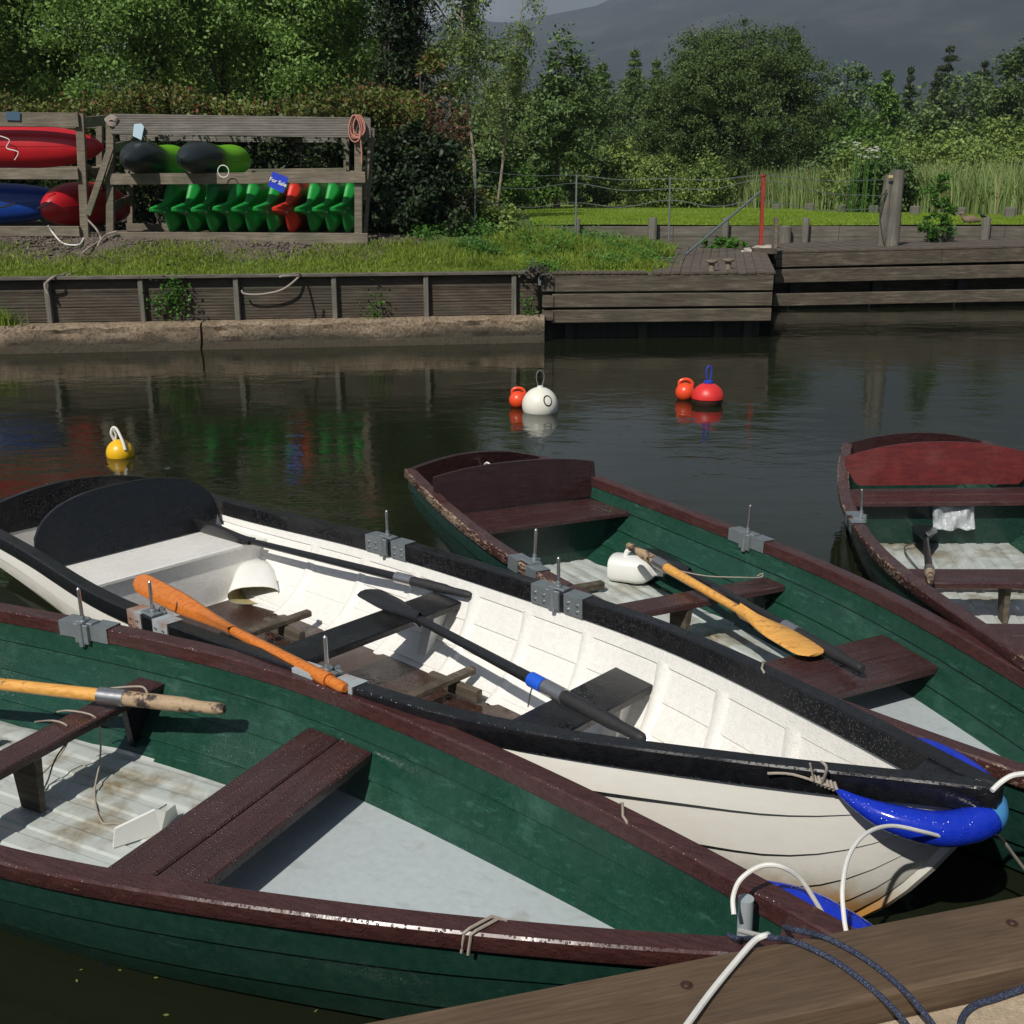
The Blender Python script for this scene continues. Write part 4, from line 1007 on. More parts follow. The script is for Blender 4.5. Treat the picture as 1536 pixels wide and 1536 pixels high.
# ---- jetty with three fascia planks on piles
jx0, jx1 = .42, 3.83; jy0, jy1 = 16.12, 16.42
jl = lambda x: jy0+(jy1-jy0)*(x-jx0)/(jx1-jx0)
J = lambda x, z, o=0: Vector((x, jl(x)+o, z))
jet = thing('jetty', 'dark timber jetty with three wide planks along its front', 'jetty', tuple(J(2,.95)))
for (z0, z1, x0) in ((.70,.955,jx0), (.475,.675,jx0+.16), (.255,.445,jx0+.16)):
    mb = MB(); mb.beam(J(x0,(z0+z1)/2), J(jx1,(z0+z1)/2+ (.0)), .07, z1-z0, bev=.012); mb.build('fascia_plank', M['jetty_wood'], jet, local=False)
for z0, z1 in ((.72,.94),(.49,.66),(.30,.44)): mb = MB(); mb.beam(J(jx0+.10,(z0+z1)/2,-.055), J(jx0+.10,(z0+z1)/2,.12), .16, z1-z0); mb.build('corner_block', M['jetty_wood'], jet, local=False)
for x in (.55,.85,1.95,3.1,3.55): mb = MB(); mb.beam(J(x,-.5,.26), J(x,.9,.26), .13, .13, up=(0,1,0)); mb.build('pile', M['pile'], jet, local=False)
mb = MB(); mb.beam(J(.6,.2,.35), J(3.75,.2,.35), .05, .9); mb.build('back_wall', M['pile'], jet, local=False)
mb = MB(); mb.beam(Vector((jx1-.03, 16.46, .62)), Vector((jx1+.0, 20.5, .62)), .06, .62); mb.build('side_wall', M['pile'], jet, local=False)
# deck boards running away from the water
nb = 13; x0 = 2.02
for k in range(nb):
    xa = x0+(3.86-x0)*k/nb; xb = x0+(3.86-x0)*(k+1)/nb-.008
    rows = []
    for y in (16.36, 18, 20, 21.6):
        sh = (y-16.36)*.185; z = .972+(y-16.36)*.022+.004*(k % 3)
        ya = jl(xa)-.04 if y < 16.5 else y
        rows.append([Vector((xa+sh, ya, z-.03)), Vector((xa+sh, ya, z)), Vector((xb+sh, ya, z)), Vector((xb+sh, ya, z-.03))])
    mb = MB(); mb.grid(rows, smooth=False, closed=True); mb.f.append([0,1,2,3]); mb.sm.append(False); mb.build('deck_board', M['deck_dirt'], jet, local=False)
mb = MB()      # short stub boards poking over the fascia on the grass side
for k in range(13):
    xa = .62+k*.108; mb.beam((xa, jl(xa)-.05, .968), (xa, jl(xa)+.35, .968), .095, .02, bev=.003)
mb.build('board_ends', M['deck_dirt'], jet, local=False)
# bollards
for px, lb in ((1067,'left of the two small mushroom bollards on the jetty deck'),(1092,'right of the two small mushroom bollards on the jetty deck')):
    p = at(px, 405 if px < 1080 else 403, .99); mb = MB(); mb.lathe([(.05,0),(.045,.02),(.045,.11),(.085,.125),(.09,.145),(.08,.16),(0,.168)], n=18)
    t = mb.build('bollard', M['rack_wood']); t.location = (p.x, max(p.y, jl(p.x)+.14), .975); tag(t, lb, 'bollard', 'mushroom bollards on the jetty')
# ---- boardwalk on the right
B_ = lambda x, z, o=0: Vector((x, 20.6+.125*(x-4.9)+o, z))
bwk = thing('boardwalk', 'long dark timber boardwalk with three fascia planks above the river', 'boardwalk', tuple(B_(8,.9)))
for (za, zb2, h) in ((.90,.985,.285),(.60,.665,.25),(.17,.205,.23)):
    for a, b in ((4.83, 8.0), (8.012, 14.5)) if h == .285 else ((4.83, 10.3), (10.312, 16)):
        f = lambda x: za+(zb2-za)*(x-4.83)/5.5
        mb = MB(); mb.beam(B_(a, f(a)), B_(b, f(b)), .08, h, bev=.012); mb.build('fascia_plank', M['jetty_wood'], bwk, local=False)
for x in (5.3, 6.9, 8.6, 10.1, 11.8): mb = MB(); mb.beam(B_(x,-.6,.30), B_(x,.98,.30), .2, .2, up=(0,1,0)); mb.build('pile', M['pile'], bwk, local=False)
mb = MB(); mb.beam(B_(4.9,.35,1.2), B_(16,.35,1.2), .05, 1.1); mb.build('back_wall', M['jetty_wood'], bwk, local=False)
for k in range(36):
    xa = 4.86+k*.31; mb = MB(); f = lambda x: 1.052+(.085)*(x-4.83)/5.5
    rows = [[Vector((x_, y_+.125*(x_-4.9), z_)) for x_, z_ in ((xa, f(xa)-.03),(xa, f(xa)),(xa+.30, f(xa)),(xa+.30, f(xa)-.03))] for y_ in (20.55, 22, YLW+.0-.0)]
    for p in rows[-1]: p.y = YLW-.06
    mb.grid(rows, smooth=False, closed=True); mb.f.append([0,1,2,3]); mb.sm.append(False); mb.build('deck_board', M['deck_dirt'], bwk, local=False)
# ---- low wall holding the lawn
lw = thing('lawn_wall', 'low grey board wall holding back the mown lawn', 'retaining wall', (8, YLW, 1.1))
for a, b in ((.3,3.4),(3.41,6.9),(6.91,10.4),(10.41,13.9),(13.91,17.4),(17.41,22)):
    for z0, z1 in ((.95,1.17),(1.175,1.395)): mb = MB(); mb.beam((a,YLW,(z0+z1)/2), (b,YLW,(z0+z1)/2), .05, z1-z0); mb.build('board', M['lawn_wall'], lw, local=False)
def stump(px, ytop, ybot, Y, r, label, grp='weathered posts along the lawn wall', square=False, mt='post_wood', lean=0):
    a = atY(px, ybot, Y); b = atY(px, ytop, Y); mb = MB(); z0 = min(a.z, 1.05)
    if square: mb.beam((a.x, Y, z0-.3), (a.x+lean, Y, b.z), r*2, r*2, up=(0,1,0))
    else:
        mb.lathe([(r*1.05,z0-.3),(r,z0),(r*.97,b.z-.02),(r*.85,b.z),(r*.4,b.z+.01),(0,b.z+.004)], (a.x, Y, 0), 14)
    return single('post', mb, M[mt], label, 'post', (a.x, Y, a.z), grp)
for px, yt, r, lb in ((866,328,.055,'thin dark post at the left end of the lawn wall'),(978,327,.10,'stout post in front of the lawn wall behind the jetty grass'),(1087,327,.075,'post beside the foot of the slanting strut'),(1177,339,.13,'broad low stump right of the red post'),(1207,327,.075,'slim taller post right of the broad stump'),(1476,326,.095,'pale post near the weedy bush at the right')):
    stump(px, yt, 362, YLW-.14, r, lb)
# big double mooring post
t = thing('mooring_post', 'tall twin mooring post of two grey timbers with a pale tag', 'mooring post', tuple(atY(1330,368,21.9)))
for dx, w, top, dy in ((-.115,.085,262,0),(.075,.125,255,-.03)):
    a = atY(1330, 372, 21.9); b = atY(1330, top, 21.9); mb = MB(); rr = []
    for k in range(9):
        z = .7+(b.z-.7)*k/8; rr.append([Vector((a.x+dx+(.03 if dx < 0 else -.0)*k/8+w*math.cos(q)*(1.12-.12*k/8)*(1+.08*math.sin(3*q+k)), a.y+dy+w*math.sin(q), z)) for q in [2*PI*j/14 for j in range(14)]])
    mb.grid(rr, closed=True); o = mb.n-14; mb.f.append(list(range(o, o+14))); mb.sm.append(False); mb.build('timber', M['post_wood'], t, local=False)
mb = MB(); p = atY(1336, 265, 21.73); mb.bbox(p, (.085,.01,.05)); mb.build('tag', plain('pale_tag', (.55,.42,.22), .6), t, local=False)
rope('rope', 'dark rope tied round the twin mooring post', [atY(1318,297,21.78), atY(1327,290,21.76), atY(1330,285,21.76), atY(1322,310,21.78), atY(1320,330,21.78), atY(1328,368,21.75), atY(1340,372,21.7)], .012, 'dark_string')
# red post, plank post, strut
mb = MB(); a = atY(1141, 372, 20.9); b = atY(1145, 264, 20.9); mb.tube([a, b], .045, 4, up=(1,1,0)); mb.lathe([(.06,0),(.06,.02),(0,.02)], b, 4)
single('red_post', mb, M['red_post'], 'thin rusty red upright post at the back of the jetty', 'post', a)
mb = MB(); a = atY(1162, 388, 20.3); b = atY(1164, 326, 20.3); mb.beam((a.x, 20.3, .95), (b.x, 20.3, b.z), .055, .12, up=(0,1,0))
single('plank_post', mb, M['rack_wood'], 'grey plank standing at the corner between jetty and boardwalk', 'post', a)
mb = MB(); mb.tube([atY(1028,382,19.5), atY(1140,288,20.9)], .022, 8); 
single('strut', mb, M['green_strut'], 'slanting grey metal strut leaning to the red post', 'strut', atY(1028,382,19.5))
mb = MB(); rows = []
for i in range(9):
    r = []
    for j in range(7):
        p = atY(1112+i*5.6, 372, 20.2+.12*j); r.append(Vector((p.x, p.y, 1.15-.10*(1-i/8)**2+.03*math.sin(i*2.1+j)*(1-i/9)-(.07 if j == 0 else 0))))
    rows.append(r)
mb.grid(rows, flip=True); single('tarpaulin', mb, plain('pale_tarpaulin', (.42,.38,.32), .8, 0, .3, 9, .01), 'crumpled pale sheet draped over a block beside the red post', 'tarpaulin', rows[4][3])
mb = MB(); p = atY(1147,378,20.15); mb.bbox((p.x, p.y+.12, 1.075), (.42,.35,.10)); single('step_block', mb, M['deck_dirt'], 'low wooden step under the pale sheet on the jetty', 'step', p)
# wire fence across the gap
fx = [(711,240,372,19.6),(863,262,362,21.6),(1003,265,372,21.4)]; tops = []
for (px, y0, y1, Y), lb in zip(fx, ('thin dark wire fence stake beside the brambles','thin wire fence stake in front of the lawn, middle','thin wire fence stake nearest the red post')):
    a = atY(px, y1, Y); b = atY(px+2, y0, Y); mb = MB(); mb.tube([Vector((a.x, Y, .9)), b], .018, 6); single('fence_stake', mb, M['wire'], lb, 'fence stake', a, 'wire fence stakes by the lawn')
for j, ys in enumerate(((255,263,271,268,263,268),(278,275,286,284,262,292),(300,304,303,300,285,310))):
    pts = [atY(711,ys[0],19.6), atY(863,ys[1],21.6), atY(1003,ys[2]-3,21.4), atY(1144,ys[4]+8*j,20.9), atY(1322,ys[5]+2,21.8)]
    pts = [pts[0]]+sum([[a.lerp(b,.5)-Vector((0,0,.05+.03*j)), b] for a, b in zip(pts, pts[1:])], [])
    mb = MB(); mb.tube(smooth_path(pts, 4), .0065, 5); single('fence_wire', mb, M['wire'], ('top','middle','lowest')[j]+' slack wire strand strung between the fence stakes and red post', 'fence wire', pts[2], 'fence wire strands')

# ================================================================== KAYAK RACKS
RY = 18.0; ZG = 1.36
def rbeam(name, t, p0, p1, w, h, m='rack_wood', up=(0,0,1)):
    mb = MB(); mb.beam(p0, p1, w, h, up=up, bev=.006); return mb.build(name, M[m], t, local=False)
def A(px, py, dy=0): return atY(px, py, RY+dy)
rk = thing('kayak_rack', 'weathered timber rack holding green kayaks, coil of pink rope on its corner', 'kayak rack', tuple(A(350,360)), 'kayak racks on the far bank')
rbeam('top_rail', rk, A(166,186), A(556,192), .045, .30, 'deck_board')
rbeam('top_rail', rk, A(180,201,2.7), A(520,204,2.7), .045, .24, 'deck_board')
rbeam('middle_rail', rk, A(166,269), A(548,266), .07, .17); rbeam('bottom_rail', rk, A(166,356), A(552,358), .09, .17)
rbeam('middle_rail', rk, A(190,262,2.5), A(520,258,2.5), .06, .14); rbeam('bottom_rail', rk, A(190,341,2.5), A(520,343,2.5), .06, .14)
for px, w in ((166,.12),(538,.12)): rbeam('post', rk, A(px,366,.065), A(px,176,.065), w, .10, up=(0,1,0))
for px, w in ((196,.10),(520,.10)): rbeam('post', rk, A(px,350,2.6), A(px,180,2.6), w, .10, up=(0,1,0))
rbeam('brace', rk, A(556,196,.16), A(547,300,.16), .06, .05, up=(0,1,0)); rbeam('brace', rk, A(132,322,-.09), A(166,222,-.09), .10, .05, up=(0,1,0)); rbeam('brace', rk, A(548,350,.3), A(560,192,.3), .06, .06, up=(0,1,0))
rbeam('side_rail', rk, A(170,222,.1), A(195,216,2.5), .05, .14); rbeam('side_rail', rk, A(170,310,.1), A(195,298,2.5), .05, .14)
for px, zc in ((166,269),(538,266)): rbeam('side_rail', rk, A(px,zc,.12), A(px+(12 if px<300 else -10),zc-5,2.4), .06, .12)
rl = thing('kayak_rack', 'weathered timber rack on the left holding the red and blue kayaks', 'kayak rack', tuple(A(60,350)), 'kayak racks on the far bank')
rbeam('top_rail', rl, A(-160,178,-.1), A(118,180,-.1), .05, .21); rbeam('middle_rail', rl, A(-160,260,-.1), A(118,261,-.1), .07, .17); rbeam('bottom_rail', rl, A(-160,347,-.1), A(120,347,-.1), .08, .16)
rbeam('post', rl, A(128,356,-.035), A(120,170,-.035), .13, .07, up=(0,1,0)); rbeam('post', rl, A(-150,356,-.0), A(-150,170,-.0), .13, .1, up=(0,1,0))
rbeam('side_rail', rl, A(122,184,.05), A(160,180,1.4), .05, .16); rbeam('side_rail', rl, A(124,262,.05), A(152,255,1.5), .05, .12); rbeam('brace', rl, A(132,250,.1), A(158,282,1.3), .05, .09)
rbeam('top_rail', rl, A(-150,186,1.5), A(150,184,1.5), .05, .18); rbeam('post', rl, A(150,345,1.5), A(150,180,1.5), .1, .1, up=(0,1,0)); rbeam('middle_rail', rl, A(-150,256,1.5), A(150,256,1.5), .06, .14); rbeam('bottom_rail', rl, A(-150,338,1.5), A(150,338,1.5), .06, .14)

def kayak_mat(name, col, tip=None, split=None):
    m, nt, b = mat(name); n = noise(nt, coords(nt), 4, 5); base = mixc(nt, n, [c*.75 for c in col], [min(1,c*1.15) for c in col])
    if split is not None:
        tc = N(nt, 'ShaderNodeTexCoord'); sx = N(nt, 'ShaderNodeSeparateXYZ'); L(nt, tc.outputs['Object'], sx.inputs[0])
        f = mathn(nt, 'ADD', sx.outputs['X'], mathn(nt, 'ADD', mathn(nt, 'MULTIPLY', n, .5), mathn(nt, 'MULTIPLY', sx.outputs['Z'], .5)))
        base = mixc(nt, ramp(nt, mathn(nt, 'SUBTRACT', f, split), [(.0,0),(.3,1)]), base, tip)
    L(nt, base, b.inputs['Base Color']); b.inputs['Roughness'].default_value = .35; bump(nt, b, n, .004, .4); return m
KM = {'green': kayak_mat('green_kayak_plastic', (.012,.30,.045)), 'red': kayak_mat('red_kayak_plastic', (.70,.035,.015)), 'hullred': kayak_mat('red_kayak_hull', (.50,.012,.02)),
      'blue': kayak_mat('blue_kayak_hull', (.008,.06,.33)), 'mix': kayak_mat('black_and_lime_kayak', (.018,.028,.03), (.14,.42,.012), .95), 'lime': kayak_mat('lime_green_kayak', (.09,.40,.03))}
def sot_kayak(px, m, label):
    """sit-on-top kayak standing on its edge, bow towards the river"""
    p = A(px, 348); t = thing('kayak', label, 'kayak', (p.x+.03, RY+.02, ZG+.12), 'sit-on kayaks standing on edge in the rack')
    rows = []; Lk = 2.45
    for k in range(31):
        u = (k/30)**1.35
        if u < .10: w = .030+.08*(u/.10)**.8; env = w/.4; rk_ = -.20+.16*(u/.10)**.7; th_ = .05+.02*u/.1
        elif u < .16: q = smooth01((u-.10)/.06); w = .11+.29*q; env = .3+.7*q; rk_ = -.05*(1-q); th_ = .07+.04*q
        else: env = math.sin(min(1,(1-u)/.2)*PI/2)**.8 if u > .8 else 1; w = .40*max(.05, env); rk_ = -.08*max(0,(u-.8)/.2)**2; th_ = .11*max(.3, env)
        ring = []
        for j in range(40):
            a = 2*PI*j/40; cz, cx = math.sin(a), math.cos(a)
            v_ = np.sign(cz)*abs(cz)**.9; z = w*v_
            lobe = 1.0*math.exp(-((abs(v_)-.60)/.34)**2)-.15*math.exp(-(v_/.22)**2)
            if cx > 0: x = th_*abs(cx)**.38*(.35+env*lobe)
            else: x = -th_*abs(cx)**.4*(.62-.22*env*math.exp(-(v_/.4)**2)*(1 if u > .15 else 0))
            ring.append(Vector((x+rk_+.03*env*v_, u*Lk, .38+z-.03*(1-env))))
        rows.append(ring)
    mb = MB(); mb.grid(rows, closed=True, flip=True); n = 40; mb.f.append(list(range(n))); mb.sm.append(False); mb.f.append(list(range(mb.n-n, mb.n))[::-1]); mb.sm.append(False)
    mb.build('hull', KM[m], t, angle=60)
    mb = MB(); mb.tube(smooth_path([(.02,.10,.33),(.05,.06,.35),(.03,.10,.38)], 4), .008, 6); mb.build('toggle', M['black'], t)
    mb = MB(); mb.lathe([(0,0),(.018,.002),(.02,.008),(0,.01)], (-.02,.10,.30), 10, M=Matrix.Rotation(PI/2, 4, 'X')); mb.build('plug', M['black'], t)
    return t
ordn = ['leftmost green sit-on kayak standing on edge in the rack','second green sit-on kayak from the left in the rack','third green sit-on kayak from the left in the rack','fourth green sit-on kayak from the left in the rack','green sit-on kayak two places left of the red one','green sit-on kayak directly left of the red one under the sale card',
        'only red sit-on kayak standing among the green ones','green sit-on kayak directly right of the red one','green sit-on kayak second from the right in the rack','rightmost green sit-on kayak beside the rack post']
kpx = [246,277,307,338,369,399,428,462,488,515]
protoG = None
for px, lb in zip(kpx, ordn):
    red = 'only red' in lb
    if red or protoG is None:
        k = sot_kayak(px, 'red' if red else 'green', lb)
        if not red: protoG = k
    else:
        k = copy_tree(protoG); k.location = (A(px,348).x+.03, RY+.02+rng.uniform(-.04,.08), ZG+.12); k['label'] = lb
    k.rotation_euler = (0, rng.uniform(-.05,.05), rng.uniform(-.04,.04))
def long_kayak(label, c, yaw, Lk, w, h, m, roll=0, tipup=.06, name='kayak', group=None, cockpit=True, lump=0, pw=2.3):
    t = thing('kayak', label, 'kayak', tuple(c), group); t.rotation_euler = (roll, 0, yaw); rows = []
    for k in range(33):
        u = k/32; s_ = abs(2*u-1); env = (1-s_**pw)**.62 if s_ < 1 else 0; env = max(env, .02)
        ring = []
        for j in range(28):
            a = 2*PI*j/28; y = w/2*env*np.sign(math.cos(a))*abs(math.cos(a))**.9; z = h/2*max(env,.1)*np.sign(math.sin(a))*abs(math.sin(a))**.9
            z += lump*math.sin(u*9)*env*.3
            ring.append(Vector(((u-.5)*Lk, y, z+tipup*s_**3)))
        rows.append(ring)
    mb = MB(); mb.grid(rows, closed=True); mb.build('hull', m, t, angle=70)
    mb = MB()
    mb.tube([((k/24-.5)*Lk*.985, (w/2*max((1-abs(2*k/24-1)**pw)**.62 if abs(2*k/24-1)<1 else 0,.02)+.001)*1.0, .0+tipup*abs(2*k/24-1)**3) for k in range(25)], .006, 5)
    mb.tube([((k/24-.5)*Lk*.985, -(w/2*max((1-abs(2*k/24-1)**pw)**.62 if abs(2*k/24-1)<1 else 0,.02)+.001)*1.0, .0+tipup*abs(2*k/24-1)**3) for k in range(25)], .006, 5)
    mb.build('seam', m, t)
    return t
def kscr(x0, x1, y0, y1, dy): a = A(x0, y0, dy); b = A(x1, y1, dy); return (a+b)/2, (b.x-a.x), (a.z-b.z)
c, w_, h_ = kscr(-170,160,188,252,.35); long_kayak('long red kayak on the upper shelf of the left rack, white string on it', c, -.02, w_, .60, h_*1.03, KM['hullred'], pw=3.2, tipup=.0)
c, w_, h_ = kscr(32,320,273,338,.45); c.x = A(32,300,.2).x+.66; long_kayak('red kayak with blunt nose on the lower shelf of the left rack', (c.x, c.y+.75, c.z-.01), 1.15, 1.95, .60, h_*1.05, KM['hullred'], tipup=-.10, pw=3.0)
c, w_, h_ = kscr(-220,112,275,336,.9); long_kayak('dark blue kayak half hidden behind the lower red kayak', c, .05, w_, .6, h_*1.04, KM['blue'], pw=3.0)
for x0, x1, lb in ((172,292,'left of the two black and lime kayaks lying on the top shelf'),(256,390,'right of the two black and lime kayaks, white hoop on its side')):
    a = A(x0+14, 248, -.45); Lk = 2.3; yaw = math.acos(min(.98,(A(x1,240,1).x-a.x-.45)/Lk)); d = Vector((math.cos(yaw), math.sin(yaw), 0)); c = a+d*Lk/2*.96+Vector((.05,0,0))
    k = long_kayak(lb, (c.x, c.y, A(200,258).z+.19), yaw, Lk, .60, .54, kayak_mat('black_and_lime_kayak', (.018,.026,.028), (.14,.42,.012), -.15), tipup=-.02, pw=3.2, group='black and lime kayaks on the top shelf', lump=.12)
    for q, nm in ((-.62,'hatch'),):
        mb = MB(); mb.lathe([(.10,.0),(.11,.01),(.09,.02),(0,.022)], (-.62,0,.25), 18); mb.build('hatch_cover', M['black'], k)
mb = MB(); p = A(335,257,-.2); mb.tube([p+Vector((math.cos(a)*.085,0,math.sin(a)*.09)) for a in np.linspace(0,2*PI,25)], .008, 6)
single('hoop', mb, M['white_rope'], 'small white hoop hanging in front of the right lime kayak', 'hoop', p)
for pts, lb in ((((55,313),(66,308),(77,303)),'dark slit of the lower red kayak'),(((-4,312),(10,309),(23,305)),'dark slit of the blue kayak')):
    mb = MB(); mb.tube([A(x, y, -.06) for x, y in pts], .014, 6); single('slit_bar', mb, M['black'], lb.replace('slit', 'bar standing for the slit near the nose'), 'strap', A(*pts[1], -.06))  # dark bars added in front of the hulls to draw their slits
# rope coil on the rack corner
mb = MB(); p = A(536,176,-.07)
for k in range(9):
    w = .10+.04*rng.random(); h = .26+.14*rng.random(); ox = rng.uniform(-.05,.05); oy = rng.uniform(-.03,.03)
    mb.tube([p+Vector((ox+w*math.sin(a)*(.6+.4*(1-math.cos(a))/2), oy-.01*k*.5, .03-h*(1-math.cos(a))/2)) for a in np.linspace(0,2*PI,21)], .011, 6)
mb.tube(smooth_path([p+Vector((.03,-.03,-.2)), p+Vector((.05,-.03,-.5)), p+Vector((.045,-.03,-.68))], 5), .012, 6)
single('rope_coil', mb, M['pink_rope'], 'coil of salmon pink rope hung on the rack corner post', 'rope coil', p)
# clamp knot at the left top corner
mb = MB(); p = A(168,182,-.03)
for k in range(5): mb.tube([p+Vector((.10*math.cos(a)*(.6+.1*k),-.02*math.sin(a*2)-.01,.05*math.sin(a)+.012*k-.02)) for a in np.linspace(0,2*PI,13)], .012, 6)
single('rope_knot', mb, M['string'], 'grey rope knotted round the left top corner of the rack', 'rope', p)
# cards
def card(name, label, pts, col, Y, thk=.006, cat='sign'):
    mb = MB(); P = [atY(x, y, Y) for x, y in pts]; mb.poly(P, -thk, (0,1,0)); c = sum(P, Vector())/len(P)
    return single(name, mb, plain(name+'_face', col, .5, 0, .05), label, cat, c), c
s1_, c = card('sale_card', 'small blue sale card reading For Sale pinned to the rack shelf', [(409,257),(433,267),(425,290),(402,279)][::-1], (.015,.05,.55), RY-.12)
cu = bpy.data.curves.new('lettering', 'FONT'); cu.body = 'For Sale'; cu.size = .085; cu.align_x = 'CENTER'; cu.align_y = 'CENTER'; cu.extrude = .001
try: cu.offset = .0018
except Exception: pass
to = bpy.data.objects.new('lettering', cu); C.objects.link(to); dg = bpy.context.evaluated_depsgraph_get(); me = bpy.data.meshes.new_from_object(to.evaluated_get(dg)); bpy.data.objects.remove(to)
me.materials.append(plain('white_ink', (.8,.8,.8), .6)); lt = bpy.data.objects.new('lettering', me); C.objects.link(lt); lt.parent = s1_; lt.location = (0,-.012,.0)
lt.rotation_euler = (PI/2, math.radians(22), 0)
card('white_card', 'pale blue leaf shaped card hanging from the top rail of the rack', [(201,186),(212,185),(216,190),(212,210),(199,204)][::-1], (.50,.66,.75), RY-.08)
s3, c3 = card('photo_card', 'small blue landscape picture card on the left rack top rail', [(9,167),(30,168),(30,181),(9,180)][::-1], (.05,.10,.16), RY-.15)
mb = MB(); mb.poly([atY(x, y, RY-.158) for x, y in ((10,168),(29,169),(29,172),(22,171.5),(16,173),(10,172))][::-1], -.002, (0,1,0)); mb.build('sky_print', plain('sky_print', (.25,.40,.55), .5), s3, local=False, off=None).location = (-c3.x,-c3.y,-c3.z)
# strings and ropes from the racks to the wall
rope('mooring_line', 'pale rope from the rack post down over the cap rail at the left', [A(132,330,-.1), A(146,346,-.12), A(150,360,-.2), at(128,376,1.25), at(112,396,1.02), at(95,412,.99), W_(-6.15,1.0,-.12), W_(-6.27,.9,-.13), W_(-6.25,.78,-.13)], .016, 'string')
rope('mooring_line', 'second pale rope running across the grass strip beside the first', [A(175,347,-.1), A(160,352,-.15), at(150,362,1.36), at(138,385,1.15), at(110,408,1.0), at(100,414,.99)], .014, 'string')
rope('mooring_line', 'white line looping from the lower red kayak to the gravel', [A(72,338,-.2), A(80,350,-.2), at(95,365,1.33), at(118,367,1.32), A(126,357,-.15)], .012, 'white_rope')
rope('mooring_line', 'grey rope hanging in a curve from the cap rail to a wall post', [at(448,413,1.0), at(420,415,1.0), W_(-2.95,1.0,-.12), W_(-3.08,.86,-.14), W_(-3.25,.77,-.14), W_(-3.5,.73,-.14), W_(-3.70,.74,-.13), W_(-3.74,.79,-.12)], .014, 'string')
rope('string', 'thin white strings dangling over the upper red kayak', [A(0,204,-.05), A(14,210,-.05), A(10,222,-.05), A(27,228,-.05), A(22,240,-.05)], .008, 'white_rope', 'string')

# ================================================================== VEGETATION
def gh(x, y): return np.array([hgt(float(a), float(b)) for a, b in zip(x, y)])
# short grass strip behind the retaining wall
n = 42000; x = rng.uniform(-9, .6, n); d = rng.beta(1.1, 1.4, n)*2.5; y = np.array([ywall(a) for a in x])+.06+d
keep = (rng.uniform(0, 1, n) < np.clip(2.0-d*.8+.5*np.sin(x*2.1), .04, 1)); x, y = x[keep], y[keep]
V, F = blades(np.stack([x, y, gh(x, y)], 1), .065, .02, .6); me = fast_mesh('bank_grass', V, F, [LF['grass']]); link_mesh('bank_grass', me, 'short grass strip between the retaining wall and the racks', 'grass', 'stuff')
# long rough grass on the bank behind the jetty
n = 46000; x = rng.uniform(-1.9, 3.9, n); y = rng.uniform(15.2, 22.3, n)
ok = np.array([(b > (ywall(a)+.08 if a < .4 else 16.42)) and (a < 2.2+(b-16.4)*.10+.3*math.sin(b*3)) and (a > -2.0+max(0, b-17.3)*1.3 or b < 17.6+.4*math.sin(a*3)) for a, b in zip(x, y)])
x, y = x[ok], y[ok]; tall = .05+.10*np.clip((y-16.2)/3, 0, 1)*(1+.6*np.sin(x*2.3+y*1.7))+.02
P = np.stack([x, y, gh(x, y)], 1); V1, F1 = [], []
for lo, hi in ((0,.1),(.1,.16),(.16,.22),(.22,.5)):
    s_ = (tall >= lo) & (tall < hi)
    if s_.any():
        V, F = blades(P[s_], (lo+hi)/2 if hi < .5 else .24, .02, .75); F1.append(F+sum(len(v) for v in V1)); V1.append(V)
link_mesh('rough_grass', fast_mesh('rough_grass', np.concatenate(V1), np.concatenate(F1), [LF['grass']]), 'long rough grass on the bank behind the jetty', 'grass', 'stuff')
# mown lawn blades
n = 90000; yy = YLW+.1+(rng.beta(1, 2.2, n))*30; x = rng.uniform(.5, 16, n); ok = yy < np.interp(x, [e[0] for e in edge], [e[1] for e in edge]); x, yy = x[ok], yy[ok]
V, F = blades(np.stack([x, yy, np.full(len(x), 1.41)], 1), .05, .03, .7, seg=1); link_mesh('lawn_grass', fast_mesh('lawn_grass', V, F, [LF['lawn']]), 'fine mown grass of the lawn', 'grass', 'stuff')
# leafy weeds among the rough grass
n = 9000; cx = rng.uniform(-1.8, 3.2, 60); cy = rng.uniform(15.9, 21.5, 60); ok = np.array([(b > (ywall(a)+.2 if a < .4 else 16.6)) and a < 2.2+(b-16.4)*.10 for a, b in zip(cx, cy)]); cx, cy = cx[ok], cy[ok]
i = rng.integers(0, len(cx), n); P = np.stack([cx[i]+rng.normal(0,.13,n), cy[i]+rng.normal(0,.13,n), gh(cx, cy)[i]+np.abs(rng.normal(0,.09,n))+.03], 1); V = leaves(P, .026, np.array([[0,-.3,1.]])); link_mesh('ground_weeds', fast_mesh('ground_weeds', V, quads(V), [LF['weed']]), 'leafy weeds and nettles scattered through the rough grass', 'weeds', 'stuff')
# gravel stones
n = 5200; x = rng.uniform(-9, -1.4, n); y = np.array([ywall(a) for a in x])+1.6+rng.beta(1.5,1.5,n)*2.6; z = gh(x, y); mbV = []; rr = rng.uniform(.012, .04, n)
oc = np.array([(1,0,0),(0,1,0),(-1,0,0),(0,-1,0),(0,0,.7),(0,0,-.7)]); V = (np.stack([x,y,z+.008],1)[:,None,:]+oc[None]*rr[:,None,None]*rng.uniform(.6,1.3,(n,6,1))).reshape(-1,3)
T8 = np.array([(0,1,4),(1,2,4),(2,3,4),(3,0,4),(1,0,5),(2,1,5),(3,2,5),(0,3,5)]); F = (np.arange(n)[:,None,None]*6+T8[None]).reshape(-1,3)
link_mesh('gravel', fast_mesh('gravel', V, F, [M['gravel']]), 'loose brown gravel in front of the kayak racks', 'gravel', 'stuff')

